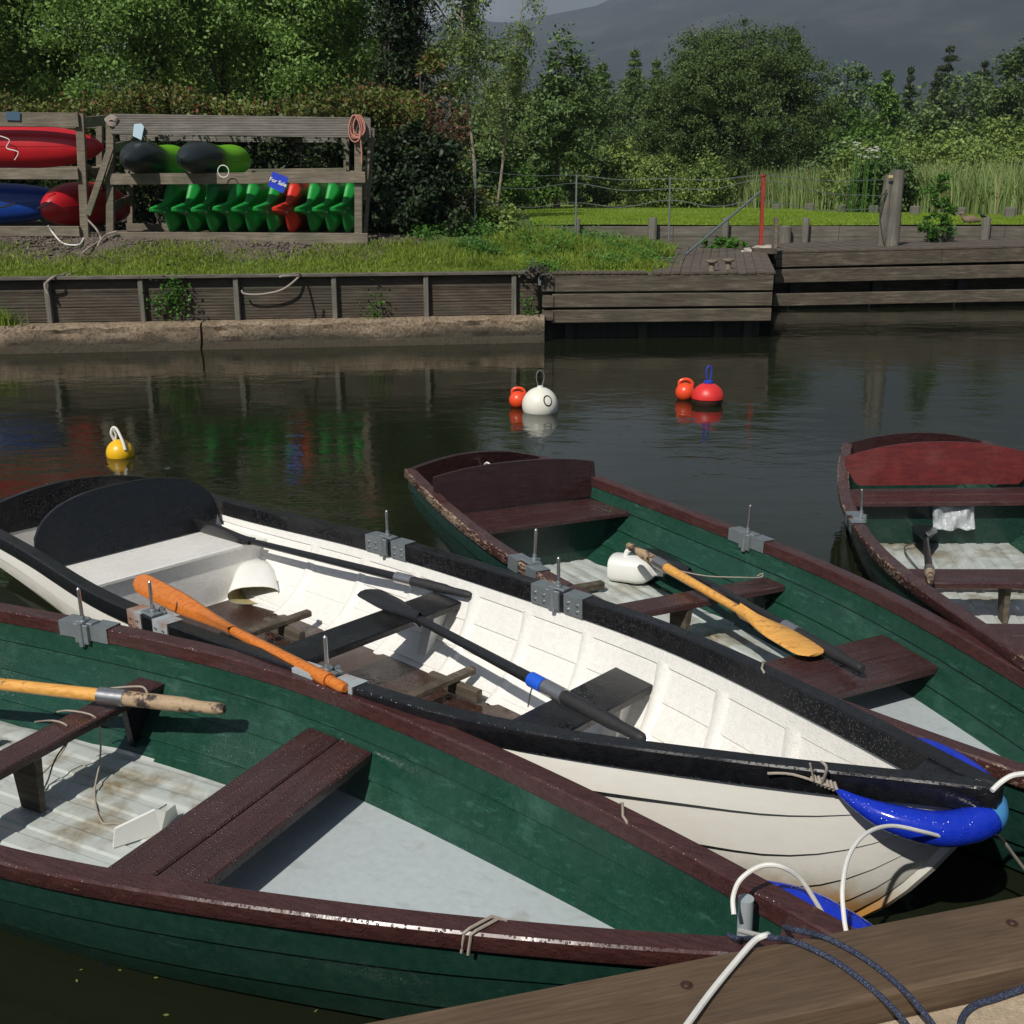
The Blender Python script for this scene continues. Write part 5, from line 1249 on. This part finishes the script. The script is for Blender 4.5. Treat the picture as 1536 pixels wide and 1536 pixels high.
def mound(name, label, cat, c, lobes, nleaf, size, lf, cl=14, cr=.22, kind=None, group=None, stems=0):
    t = thing(name, label, cat, c, group); me, cc = crown_mesh('foliage', lobes, nleaf, size, LF[lf], cl, cr, zmin=-.1); o = bpy.data.objects.new('foliage', me); C.objects.link(o); o.parent = t
    mb = MB(); idx = rng.choice(len(cc), min(max(stems,6), len(cc)), replace=False)
    for i in idx:
        e = Vector(cc[i]); b0 = Vector((e.x*.5, e.y*.5, -.15)); mb.tube(smooth_path([b0, (b0+e)/2+Vector((0,0,.1)), e], 3), np.linspace(.03,.006,7), 5)
    mb.build('stems', M['bark'], t); return t
# hedge behind the racks
hy = 21.3
def hedge_seg(label, x0, x1, top, lf, nl, rad=.8, sz=.05, y=hy):
    lb = [((x-(x0+x1)/2, rng.uniform(-.1,.1), zz), (.62, rad, .55)) for x in np.arange(x0+.3, x1, .62) for zz in np.arange(.3, top-.2, .6)]
    return mound('hedge', label, 'hedge', ((x0+x1)/2, y, 1.38), lb, nl, sz, lf, cl=10, cr=.26)
hedge_seg('dark green hedge behind the left kayak rack', -12.5, -6.4, 2.0, 'hedge_dark', 26000)
hedge_seg('dark green hedge growing behind the rack of green kayaks', -6.5, -2.4, 2.0, 'hedge_dark', 26000)
# ragged reddish top growth of the hedge
def twigs(name, label, x0, x1, z0, z1, y, n, ht, lf, cat='hedge growth'):
    x = rng.uniform(x0, x1, n); P = np.stack([x, y+rng.normal(0,.45,n), rng.uniform(z0, z1, n)+.15*np.sin(x*1.7)], 1)
    k = 9; Pk = (P[:,None,:]+rng.normal(size=(n,k,3))*np.array([.06,.06,.5])*ht*.55+np.array([0,0,ht*.3])).reshape(-1,3)
    V = leaves(Pk, .04); return link_mesh(name, fast_mesh(name, V, quads(V), [LF[lf]]), label, cat, 'stuff')
twigs('hedge_top_growth', 'ragged reddish brown shoots along the hedge top', -12, -1.6, 3.1, 3.55, hy, 3600, .42, 'hedge')
twigs('rusty_shoots', 'rusty brown shoots above the ivy bush at the hedge end', -2.9, -.8, 3.0, 3.5, 22.2, 200, .5, 'brown', 'shoots')
# dark ivy bush at the end of the rack
c = atY(622, 352, 18.9); mound('ivy_bush', 'big dark glossy ivy bush at the right end of the kayak rack', 'bush', (c.x, 19.4, 1.15), [((-.25,0,.75),(.62,.7,.75)),((.2,0,.7),(.62,.7,.72)),((-.1,.1,1.5),(.68,.7,.55)),((.25,.0,1.35),(.5,.6,.5)),((.35,-.1,.4),(.5,.5,.4))], 24000, .045, 'ivy', cl=26, cr=.18)
c = atY(672, 330, 20.5); mound('bramble', 'scrubby bramble bush between the ivy and the fence', 'bush', (c.x+.15, 20.6, 1.1), [((0,0,.5),(.75,.6,.5)),((-.35,.3,1.0),(.45,.5,.6)),((.55,-.2,.3),(.6,.5,.35))], 11000, .04, 'hedge', cl=24, cr=.2)
c = atY(740, 330, 20.2); mound('bramble', 'low tangle of weeds with a few white flowers beside the fence stake', 'bush', (c.x, 20.0, 1.05), [((0,0,.3),(.7,.5,.42)),((.5,-.2,.15),(.5,.4,.25))], 7000, .035, 'shrub', cl=24, cr=.16)
c = atY(1410, 365, 22.6); mound('weed_bush', 'leafy weed bush growing from the boardwalk in front of the lawn wall', 'bush', (c.x, 22.9, 1.12), [((0,0,.25),(.34,.25,.28)),((.02,0,.6),(.26,.2,.3)),((-.05,0,.95),(.2,.15,.25)),((.03,0,1.2),(.12,.12,.2))], 2600, .035, 'weed', cl=60, cr=.1)
c = atY(1085, 372, 20.8); mound('weeds', 'low green weeds at the foot of the slanting strut', 'weeds', (c.x-.1, 21.3, 1.07), [((0,0,.06),(.5,.35,.12)),((.4,0,.05),(.3,.3,.1))], 1500, .04, 'weed', cl=60, cr=.08)
def wallplant(label, px, py, s_, n, lf='weed'):
    x = 0
    for _ in range(8): p = atY(px, py, ywall(x)-.12); x = p.x
    V = leaves(np.array(p)+rng.normal(size=(n,3))*np.array([.10,.04,.16])*s_, .028); mb = MB()
    t = thing('wall_plant', label, 'plant', tuple(p), 'plants rooted in the retaining wall'); me = fast_mesh('leaves', V-np.array(p), quads(V), [LF[lf]]); o = link_mesh('leaves', me, parent=t)
    mb.tube([(0,.02,-.3*s_),(.03,0,0),(.0,0,.25*s_)], .006, 5); mb.build('stem', LF['weed'], t)
wallplant('leafy weed hanging over the wall between two posts', 262, 445, 1.0, 300); wallplant('small weed beside the leafy one on the wall', 233, 455, .6, 90)
wallplant('bright young plant climbing the planks above the ledge', 562, 462, .9, 110); wallplant('little plant at the corner where wall meets jetty', 793, 463, .6, 70)
x0 = atY(12, 480, 15.2).x; n = 260; P = np.stack([x0+rng.normal(0,.14,n), ywall(x0)-.15+rng.normal(0,.03,n), np.full(n,.37)], 1); V, F = blades(P, .22, .014, .5)
tag(link_mesh('grass_tuft', fast_mesh('grass_tuft', V, F, [LF['grass']])), 'grass tuft growing on the concrete ledge at the left', 'grass tuft')
# dark withered clump on the corner post
p = atY(806, 405, 16.0); V = leaves(np.array(p)+rng.normal(size=(300,3))*np.array([.07,.05,.05])+np.array([0,0,-.03]), .03); single_me = fast_mesh('dead_plant', V-np.array(p), quads(V), [M['bark']])
tag(link_mesh('dead_plant', single_me, loc=tuple(p)), 'dark withered tuft on the corner of wall and jetty', 'plant')

# ---- reeds and shrubs behind the lawn
n = 66000; x = rng.uniform(-2, 42, n); yb = np.interp(x, [-3]+[e[0] for e in edge], [60]+[e[1] for e in edge])
y = yb+.3+rng.exponential(5, n)
ok = (x/y < .72); x, y = x[ok], y[ok]
V, F = blades(np.stack([x, y, np.full(len(x), 1.38)], 1), 1.4, .05, .22, seg=3); 
link_mesh('reeds', fast_mesh('reeds', V, F, [LF['reed']]), 'tall pale green reeds standing beyond the lawn', 'reeds', 'stuff')
def far_bush(label, px, ptop, pbot, wpx, Y, lf, n, sz=.09, name='shrub', group='shrubs beyond the lawn'):
    a = atY(px, pbot, Y); b = atY(px, ptop, Y); w = wpx*(Y*cp)/FPX/2; h = b.z-1.4
    lb = [((0,0,h*.45),(w*.8,w*.7,h*.45)),((-w*.45,0,h*.35),(w*.5,w*.5,h*.33)),((w*.45,.2,h*.4),(w*.5,w*.5,h*.36)),((w*.1,0,h*.72),(w*.45,w*.4,h*.27))]
    return mound(name, label, 'shrub', (a.x, Y, 1.4), lb, n, sz, lf, cl=5, cr=.5, group=group)
far_bush('pale leafy bush left of the reeds behind the fence', 760, 245, 305, 70, 44, 'bright', 4500, .07)
far_bush('second bright green bush just beyond the lawn end', 808, 240, 305, 60, 46, 'bright', 4500, .07)
far_bush('feathery yellow green bush between reeds and dark trees', 905, 205, 305, 120, 52, 'shrub', 6500, .09)
far_bush('round willow shrub left of the big round tree', 965, 195, 305, 90, 58, 'shrub', 6500, .09)
far_bush('dark shrub at the right foot of the big round tree', 1250, 215, 320, 90, 46, 'far', 6500, .08)
far_bush('dark bramble mound behind the twin mooring post', 1320, 232, 325, 130, 38, 'far', 8000, .07)
far_bush('yellow green willow scrub on the right slope, lower part', 1400, 195, 320, 200, 50, 'shrub', 11000, .09)
far_bush('yellow green willow scrub cut by the frame on the right', 1530, 180, 320, 170, 47, 'shrub', 10000, .09)
far_bush('pale green scrub on the rise below the conifers', 1480, 168, 300, 170, 66, 'shrub', 9000, .11)
far_bush('pale green scrub below the ivy covered tree', 1310, 178, 300, 150, 70, 'shrub', 8000, .11)
for px, pt, w, Y, lb in ((1290,205,120,43,'low yellow green scrub right behind the twin mooring post'),(1370,212,130,42,'low yellow green scrub left of the weed bush line'),(1455,205,140,41,'low yellow green scrub over the brown duck'),(1525,212,110,40,'low yellow green scrub in the right corner of the reeds'),(985,228,110,50,'low scrub at the left foot of the huge willow'),(1050,238,90,49,'low scrub under the huge willow')):
    far_bush(lb, px, pt, 320, w, Y, 'shrub', 9000, .06)
for px, w, Y, lb in ((1660,190,46,'scrub bush beyond the right side of the view, nearer one'),(1850,230,50,'scrub bush beyond the right side of the view, farther one'),(1760,260,70,'tall scrub at the far right behind the reeds')):
    far_bush(lb, px, 175, 320, w, Y, 'shrub', 9000, .09)
# hogweed flowers
mb = MB(); t = thing('hogweed', 'tall white flowering hogweed rising above the reeds', 'plant', tuple(atY(1300, 300, 37)))
st = MB(); fl = MB()
for k in range(26):
    p = atY(1300+rng.normal(0,17), 226+rng.normal(0,9), 36.5+rng.uniform(0,1.5)); fl = MB(); fl.lathe([(0,-.02),(.09,.0),(.10,.015),(0,.03)], p, 8); fl.build('flower', LF['flower'], t, local=False); st.tube([(p.x, p.y, 1.4), p], .012, 5)
st.build('stems', LF['weed'], t, local=False)

# ---- trees
def lob(n, rx, ry, rz, c, r0=.5, seed=None):
    out = []
    for k in range(n):
        d = rng.normal(size=3); d /= np.linalg.norm(d); q = rng.uniform(.35,.85)
        out.append(((c[0]+d[0]*rx*q, c[1]+d[1]*ry*q, c[2]+d[2]*rz*q), tuple(r0*rng.uniform(.7,1.25)*np.array([rx, ry, rz])*np.array([1,1,.8]))))
    return out
def tree_at(label, px, ptop, wpx, Y, lf, nleaf, sz, zlow=.28, name='broadleaf_tree', bark='bark', group='trees behind the hedge', cl=4.5, cr=.5, nl=11, base=1.4, nb=16, lean=(0,0), r0=.5, topz=None):
    b = atY(px, ptop, Y); H = (topz if topz else b.z)-base; w = wpx*(Y*cp)/FPX/2; zc = H*(1+zlow)/2; rz = H*(1-zlow)/2
    return make_tree(name, label, 'tree', (b.x, Y, base), lob(nl, w, w, rz, (lean[0]*H*.5, 0, zc), r0), H*.93, max(.08, H*.018), nleaf, sz, lf, bark, group, cl, cr, nb, 0, lean)
near_t = [(-60,28,'ash','dense leafy tree at the far left edge of the picture',260,9.6),(85,30,'ash2','broad light green tree above the left kayak rack',260,9.2),(215,27.5,'ash','leafy tree over the gap between the two racks',240,9.8),
          (330,31,'ash2','tree with open branches showing sky above the lime kayaks',240,10),(440,28,'ash','bushy green tree behind the middle of the hedge',230,9.6),(530,31,'ash2','green tree left of the tall dark conifer',200,9.6)]
for px, Y, lf, lb, w, tz in near_t:
    tree_at(lb, px, 0, w, Y, lf, 48000 if Y < 29 else 40000, .048, zlow=.16, topz=tz, cl=2.3, cr=.55, nl=14)
# background layer to close the gaps low down
for px, lb in ((20,'dark tree low behind the left rack'),(150,'dark understorey tree left of the rope knot'),(280,'dark understorey tree behind the lime kayaks'),(400,'dark understorey tree behind the hedge middle'),(500,'dark understorey tree behind the rope coil')):
    tree_at(lb, px, 40, 190, 36, 'ash', 14000, .075, zlow=.02, topz=7.2, cl=4, cr=.7, nl=9, group='understorey trees behind the hedge')
def conifer(label, px, ptop, wpx, Y, nl=7000, sz=.09, base=1.4, topz=None, droop=.5, lf='conifer', layers=16, ragged=.35, name='conifer', group='conifers'):
    b = atY(px, ptop, Y); H = (topz or b.z)-base; w = wpx*(Y*cp)/FPX/2; t = thing(name, label, 'tree', (b.x, Y, base), group)
    mb = MB(); mb.tube([(0,0,H*k/6) for k in range(7)], [H*.018*(1.1-k/6) for k in range(7)], 8); P = []
    for k in range(layers):
        u = (k+.5)/layers; z = H*(.08+.9*u); L_ = w*(1-u)**.75*1.05
        for j in range(9):
            a = rng.uniform(0, 2*PI); l = L_*rng.uniform(1-ragged*1.4, 1.1); e = Vector((math.cos(a)*l, math.sin(a)*l, z-droop*l*.55)); m_ = Vector((math.cos(a)*l*.5, math.sin(a)*l*.5, z+.04*l))
            pth = smooth_path([(0,0,z), m_, e], 3); mb.tube(pth, np.linspace(.04,.008,7)*H/8, 4)
            for q in range(1, 7): P.append((pth[q], l))
    mb.build('trunk', M['bark'], t); idx = rng.integers(0, len(P), nl)
    cc = np.array([tuple(P[i][0]) for i in idx]); ll = np.array([P[i][1] for i in idx])[:,None]
    off = rng.normal(size=(nl,3))*np.array([.16,.16,.16])*np.maximum(ll,.5); off[:,2] -= np.abs(rng.normal(size=nl))*.12*droop*2*np.maximum(ll[:,0],.3)
    V = leaves(cc+off, sz, None, aspect=.3); link_mesh('crown', fast_mesh('crown', V, quads(V), [LF[lf]]), parent=t); return t
conifer('tall ragged dark spruce with drooping sprays beside the sky gap', 618, 0, 150, 27, 15000, .06, topz=11.0, droop=1.0, ragged=.6, layers=20)
tree_at('narrow ivy clad dark trunk next to the spruce', 578, 0, 60, 26.5, 'ivy', 12000, .05, zlow=.02, topz=8.8, cl=14, cr=.35, nl=9, name='ivy_clad_tree')
tree_at('low dark yew like bush at the foot of the spruce', 630, 92, 110, 26, 'hedge', 7000, .055, zlow=.1, cl=9, cr=.3, nl=7, name='small_tree')
# birches
def birch(label, px0, py0, px1, py1, Y, n, wpx, ztop):
    a = atY(px0, py0, Y); b = atY(px1, py1, Y); base = 1.3; t = thing('birch_tree', label, 'tree', (a.x, Y, base), 'slender birches'); dx = (b.x-a.x)/(b.z-a.z)
    H = ztop-base; pts = [(dx*H*u+.05*math.sin(u*9), .04*math.cos(u*7), H*u) for u in np.linspace(0,1,10)]
    mb = MB(); mb.tube(pts, [.048*(1.05-u*.8) for u in np.linspace(0,1,10)], 8); w = wpx*(Y*cp)/FPX/2; cc = []
    for k in range(26):
        u = rng.uniform(.42,.98); i = int(u*9); p = Vector(pts[i]); an = rng.uniform(0,2*PI); l = w*(1.15-u*.6)*rng.uniform(.4,1.1)
        e = p+Vector((math.cos(an)*l, math.sin(an)*l, .35*l)); dr = e+Vector((math.cos(an)*.15, math.sin(an)*.15, -.45)); pt = smooth_path([p, (p+e)/2+Vector((0,0,.12*l)), e, dr], 3)
        mb.tube(pt, np.linspace(.022,.004,len(pt)), 4); cc += [tuple(q) for q in pt[4:]]
    mb.build('trunk', M['birch_bark'], t); cc = np.array(cc); P = cc[rng.integers(0, len(cc), n)]+rng.normal(size=(n,3))*np.array([.13,.13,.2]); V = leaves(P, .045)
    link_mesh('crown', fast_mesh('crown', V, quads(V), [LF['birch']]), parent=t)
birch('tall slender pale birch reaching the top of the picture', 714, 262, 702, 80, 31, 8500, 100, 8.9)
birch('second thinner birch leaning right of the tall one', 742, 235, 757, 110, 38, 6500, 90, 8.4)
# middle distance
tree_at('dark tree with feathery top right of the birches', 838, 42, 105, 46, 'far', 15000, .085, zlow=.02, nl=12, cl=5, cr=.45, group='trees beyond the lawn')
tree_at('dark broad tree directly behind the thin birch', 775, 78, 100, 48, 'far', 12000, .085, zlow=.02, nl=10, cl=5, cr=.45, group='trees beyond the lawn')
tree_at('low dark tree between the feathery tree and the spires', 880, 130, 100, 52, 'far', 9000, .09, zlow=.02, nl=9, cl=5, cr=.45, group='trees beyond the lawn')
tree_at('dark green thicket tree behind the brambles', 700, 150, 110, 44, 'far', 10000, .085, zlow=.02, nl=9, cl=5, cr=.45, group='trees beyond the lawn')
Yw = 53; bt = atY(1120, 26, Yw); Hw = bt.z-1.4; ww = 300*(Yw*cp)/FPX/2; lb = [((0,0,Hw*.5),(ww*.86,ww*.8,Hw*.46)),((0,0,Hw*.40),(ww*.93,ww*.8,Hw*.36))]
for k in range(26):
    a_ = rng.uniform(0,2*PI); e_ = rng.uniform(-.3,1.2); lb.append(((ww*.68*math.cos(a_)*math.cos(e_), ww*.6*math.sin(a_)*math.cos(e_), Hw*.5+Hw*.36*math.sin(e_)), tuple(np.array([.30,.30,.24])*ww*rng.uniform(.7,1.2))))
make_tree('willow_tree', 'huge round willow dominating the lawn edge', 'tree', (bt.x, Yw, 1.4), lb, Hw*.9, .22, 140000, .055, 'willow', 'bark', 'trees beyond the lawn', 7, .42, 30)
tree_at('willow side growth on the left of the huge round willow', 1030, 95, 110, 54, 'willow', 24000, .062, zlow=0, nl=9, cl=6, cr=.45, group='trees beyond the lawn', name='willow_tree')
for px, pt, w, lb in ((905,90,34,'left of two pointed conifers left of the willow'),(952,68,40,'right and taller pointed conifer left of the willow'),(985,84,36,'pointed conifer touching the willow outline')):
    conifer(lb, px, pt, w*2.9, 78, 9000, .13, lf='far', droop=.3, ragged=.3)
for px, pt, w, lf, lb in ((920,128,95,'far','rounded tree under the pointed conifers'),(975,135,90,'far','rounded tree between conifers and willow'),(1275,78,90,'far','dark rounded tree just right of the willow'),(1255,130,90,'far','lower tree touching the right side of the willow'),
                       (1385,135,110,'far','rounded tree below the small spire on the right'),(1450,120,120,'far','dark tree under the layered pine'),(1430,190,90,'willow','pale green tree in the middle of the right wood')):
    tree_at(lb, px, pt, w, 84, lf, 8000, .15, zlow=.02, nl=9, cl=2.6, cr=.8, group='trees of the right wood' if px > 1200 else 'trees beyond the lawn')
tree_at('bright ivy covered snag leaning up on the right', 1330, 96, 40, 66, 'bright', 5000, .10, zlow=.25, nl=8, cl=8, cr=.35, group='trees of the right wood', lean=(.06,0), name='ivy_clad_tree')
tree_at('bright bushy tree below the ivy snag', 1308, 150, 95, 66, 'bright', 6500, .11, zlow=.02, nl=8, cl=4, cr=.5, group='trees of the right wood')
tree_at('light green tree cut by the right edge of the frame', 1530, 62, 90, 72, 'willow', 11000, .12, zlow=.05, nl=10, cl=4, cr=.6, group='trees of the right wood')
for px, pt, w, lb in ((1368,96,26,'small dark spire right of the ivy snag'),(1427,62,60,'layered pine rising highest in the right wood'),(1478,86,70,'flat topped dark pine left of the frame edge tree'),(1408,104,40,'short conifer beside the layered pine')):
    conifer(lb, px, pt, w*2.1, 92, 6500, .15, lf='conifer', droop=.1, ragged=.45, layers=16)
# far-off wood closing the view
n = 60000; x = rng.uniform(-110, 130, n); y = rng.uniform(112, 150, n); hz = 7.5+2.4*np.sin(x*.17)+1.8*np.sin(x*.43+2)+1.2*np.sin(x*1.1); z = rng.uniform(0, 1, n)**.7*hz*(1-.15*rng.random(n))
P = np.stack([x, y, 1.5+z], 1)+rng.normal(size=(n,3))*.4; V = leaves(P, .42); link_mesh('distant_wood', fast_mesh('distant_wood', V, quads(V), [LF['far']]), 'distant dark wood below the mountain', 'wood', 'stuff')
# ---- birds
def bird(label, p, s_, body, head, az, cat='duck'):
    t = thing('duck' if cat == 'duck' else 'bird', label, cat, tuple(p), rotz=az); mb = MB()
    pts = [(-.24,0,.10),(-.17,0,.11),(-.05,0,.12),(.08,0,.12),(.15,0,.15),(.185,0,.21),(.20,0,.25),(.235,0,.26),(.275,0,.25)]; R = [.012,.05,.095,.09,.055,.034,.042,.034,.010]
    mb.tube([Vector(q)*s_ for q in smooth_path(pts, 3)], np.interp(np.linspace(0,8,25), range(9), R)*s_, 12); mb.build('body', body, t)
    mb = MB(); mb.tube([Vector(q)*s_ for q in ((.26,0,.252),(.30,0,.245),(.33,0,.24))], [.014*s_,.012*s_,.006*s_], 8, flat=.5); mb.build('beak', plain('beak', (.4,.25,.05), .5), t)
bird('brown duck with a pale head resting on the lawn edge', (atY(1455,336,24.6).x, 24.6, 1.40), .95, plain('duck_feathers', (.17,.12,.08), .8, 0, .5, 30), None, PI*.97)
p = atY(1474, 330, YLW-.14); bird('small black bird standing on the pale post', (p.x, p.y, atY(1476,327,YLW-.14).z), .38, plain('black_feathers', (.012,.012,.014), .6), None, PI/2+.5, 'bird')
# lawn's far row of stumps
for px, yt, yb_, Y, lb in ((1165,306,313,45,'first small stump from the left at the far lawn edge'),(1215,305,315,41.5,'second small stump at the far lawn edge'),(1262,307,316,39,'third small stump, left of the twin mooring post'),(1310,308,318,37,'fourth small stump, close left of the twin mooring post'),(1372,309,320,34.5,'small stump right of the twin mooring post'),(1440,311,323,32.5,'small stump above the brown duck'),(1514,311,325,30.6,'small stump nearest the right frame edge')):
    a = atY(px, yb_, Y); b = atY(px, yt, Y); mb = MB(); mb.lathe([(.17,1.1),(.16,b.z-.03),(.13,b.z),(0,b.z+.01)], (a.x, Y, 0), 10); single('stump', mb, M['post_wood'], lb, 'stump', (a.x, Y, 1.4), 'stumps along the far lawn edge')
# leaves and specks floating by the closest boat
mb = MB()
V = []
for k in range(20):
    px, py = (rng.uniform(5, 520), rng.uniform(1405, 1530)) if k < 10 else (rng.uniform(1170, 1260), rng.uniform(1270, 1380))
    p = at(px, py, .004); V.append(tuple(p))
V = leaves(np.array(V)+rng.normal(size=(20,3))*[.01,.01,0], .0075, np.array([[0,0,3.]]*20), aspect=.5); V[:,2] = np.abs(V[:,2]-.004)*.2+.004
link_mesh('floating_leaves', fast_mesh('floating_leaves', V, quads(V), [LF['shrub']]), 'tiny leaves and specks floating on the dark water', 'leaves', 'stuff')

# ================================================================== MOUNTAIN
azs = np.radians(np.linspace(-60, 60, 121)); rows = []
def ridge_el(az):     # skyline elevation (deg) seen from the quay
    d = math.degrees(az); e = np.interp(d, [-60,-34,-24,-14,-6,-2.2,-.6,.4,1.6,3.1,5.4,8.4,12,20,34,60], [3.5,5.0,6.0,6.4,7.0,8.0,7.9,7.65,8.0,8.4,8.8,9.9,11.5,13.5,13,9])
    return e+.18*math.sin(d*3.1)+.12*math.sin(d*7.7)
for az in azs:
    r = []
    for k in range(26):
        u = k/25; D = 900+1500*u; e = ridge_el(az); zt = 2.1+2400*math.tan(math.radians(e)); z = -15+(zt+15)*(u**1.15)*(1+.05*math.sin(u*17+az*31)*(1-u))+14*math.sin(az*60+u*8)*u*(1-u)
        r.append(Vector((D*math.sin(az), D*math.cos(az), z)))
    r.append(Vector((2700*math.sin(az), 2700*math.cos(az), r[-1].z*.55)))
    rows.append(r)
mb = MB(); mb.grid(rows, flip=True)
mm, nt, b = mat('mountain_heath'); v = coords(nt, (1,1,1), 'World'); n1 = noise(nt, v, .006, 8, .65); n2 = noise(nt, v, .03, 6, .7)
L(nt, mixc(nt, n2, ramp(nt, n1, [(.35,(.006,.014,.014)),(.5,(.022,.032,.026)),(.62,(.07,.072,.06))]), (.014,.02,.024)), b.inputs['Base Color']); b.inputs['Roughness'].default_value = 1; b.inputs['Specular IOR Level'].default_value = 0
tag(mb.build('mountain', mm), kind='structure')
# haze: one closed box of even density
mb = MB(); mb.box((0, 1200, 420), (6400, 3600, 844)); HZ = bpy.data.materials.new('haze_air'); HZ.use_nodes = True; nt = HZ.node_tree
nt.nodes.remove(nt.nodes['Principled BSDF']); pv = N(nt, 'ShaderNodeVolumePrincipled'); pv.inputs['Color'].default_value = (.66,.78,.95,1); pv.inputs['Density'].default_value = HAZE = 2.2e-4; pv.inputs['Anisotropy'].default_value = 0
L(nt, pv.outputs[0], nt.nodes['Material Output'].inputs['Volume']); ho = mb.build('haze', HZ); tag(ho, 'thin blue air between the trees and the mountain', 'haze', kind='stuff')

# ================================================================== LIGHT, SKY, CAMERA
SUN_EL, SUN_AZ = math.radians(46), math.radians(60)       # light travels towards (cos az, sin az)
sd_ = Vector((math.cos(SUN_AZ)*math.cos(SUN_EL), math.sin(SUN_AZ)*math.cos(SUN_EL), -math.sin(SUN_EL)))
sun = bpy.data.lights.new('sun', 'SUN'); sun.energy = 4.7; sun.angle = math.radians(.55); sun.color = (1, .955, .88); so = bpy.data.objects.new('sun', sun); C.objects.link(so)
so.rotation_euler = sd_.to_track_quat('-Z', 'Y').to_euler(); so.location = (0,0,30)
w = bpy.data.worlds.new('World'); bpy.context.scene.world = w; w.use_nodes = True; nt = w.node_tree; bg = nt.nodes['Background']; out = nt.nodes['World Output']
sky = N(nt, 'ShaderNodeTexSky'); sky.sky_type = 'NISHITA'; sky.sun_disc = False; sky.sun_elevation = SUN_EL; toward = -sd_
sky.sun_rotation = math.atan2(toward.x, toward.y); L(nt, sky.outputs[0], bg.inputs['Color']); bg.inputs['Strength'].default_value = .058
tc = N(nt, 'ShaderNodeTexCoord'); sx = N(nt, 'ShaderNodeSeparateXYZ'); L(nt, tc.outputs['Generated'], sx.inputs[0])
mp = N(nt, 'ShaderNodeMapping'); mp.inputs['Scale'].default_value = (1,1,3.2); L(nt, tc.outputs['Generated'], mp.inputs['Vector'])
n1 = noise(nt, mp.outputs[0], 2.4, 7, .6, .3); n2 = noise(nt, mp.outputs[0], 5.5, 6, .6)
# storm cloud over the mountains, thinning to paler cloud on the left
leftf = mathn(nt, 'ADD', mathn(nt, 'MULTIPLY', sx.outputs['X'], -1.5), mathn(nt, 'SUBTRACT', n1, .42))
el = ramp(nt, sx.outputs['Z'], [(.10,0),(.145,.75),(.24,.45),(.5,.25)])
pale = mathn(nt, 'MULTIPLY', ramp(nt, leftf, [(-.02,0),(.22,1)]), el)
storm = mixc(nt, pale, mixc(nt, n2, (.105,.122,.135), (.15,.168,.18)), (.40,.43,.46))
bs = N(nt, 'ShaderNodeBackground'); L(nt, storm, bs.inputs['Color']); bs.inputs['Strength'].default_value = 1
my = ramp(nt, mathn(nt, 'ADD', sx.outputs['Y'], mathn(nt, 'MULTIPLY', mathn(nt, 'SUBTRACT', n1, .5), .35)), [(.05,0),(.35,1)])
mz = ramp(nt, sx.outputs['Z'], [(.66,1),(.86,0)])
ms = N(nt, 'ShaderNodeMixShader'); L(nt, mathn(nt, 'MULTIPLY', my, mz), ms.inputs[0]); L(nt, bg.outputs[0], ms.inputs[1]); L(nt, bs.outputs[0], ms.inputs[2]); L(nt, ms.outputs[0], out.inputs['Surface'])
cam = bpy.data.cameras.new('camera'); co = bpy.data.objects.new('camera', cam); C.objects.link(co); co.location = (0,0,CAM_H); co.rotation_euler = (PI/2-PITCH, 0, 0)
cam.sensor_width = 36; cam.sensor_fit = 'HORIZONTAL'; cam.lens = 36*FPX/1536; cam.clip_start = .05; cam.clip_end = 12000
sc = bpy.context.scene; sc.camera = co
sc.view_settings.view_transform = 'Standard'; sc.view_settings.look = 'None'; sc.view_settings.exposure = 0; sc.view_settings.gamma = 1
sc.cycles.max_bounces = 7; sc.cycles.diffuse_bounces = 3; sc.cycles.glossy_bounces = 3; sc.cycles.transmission_bounces = 4; sc.cycles.volume_bounces = 0
sc.cycles.caustics_reflective = False; sc.cycles.caustics_refractive = False
sc.cycles.sample_clamp_indirect = 4
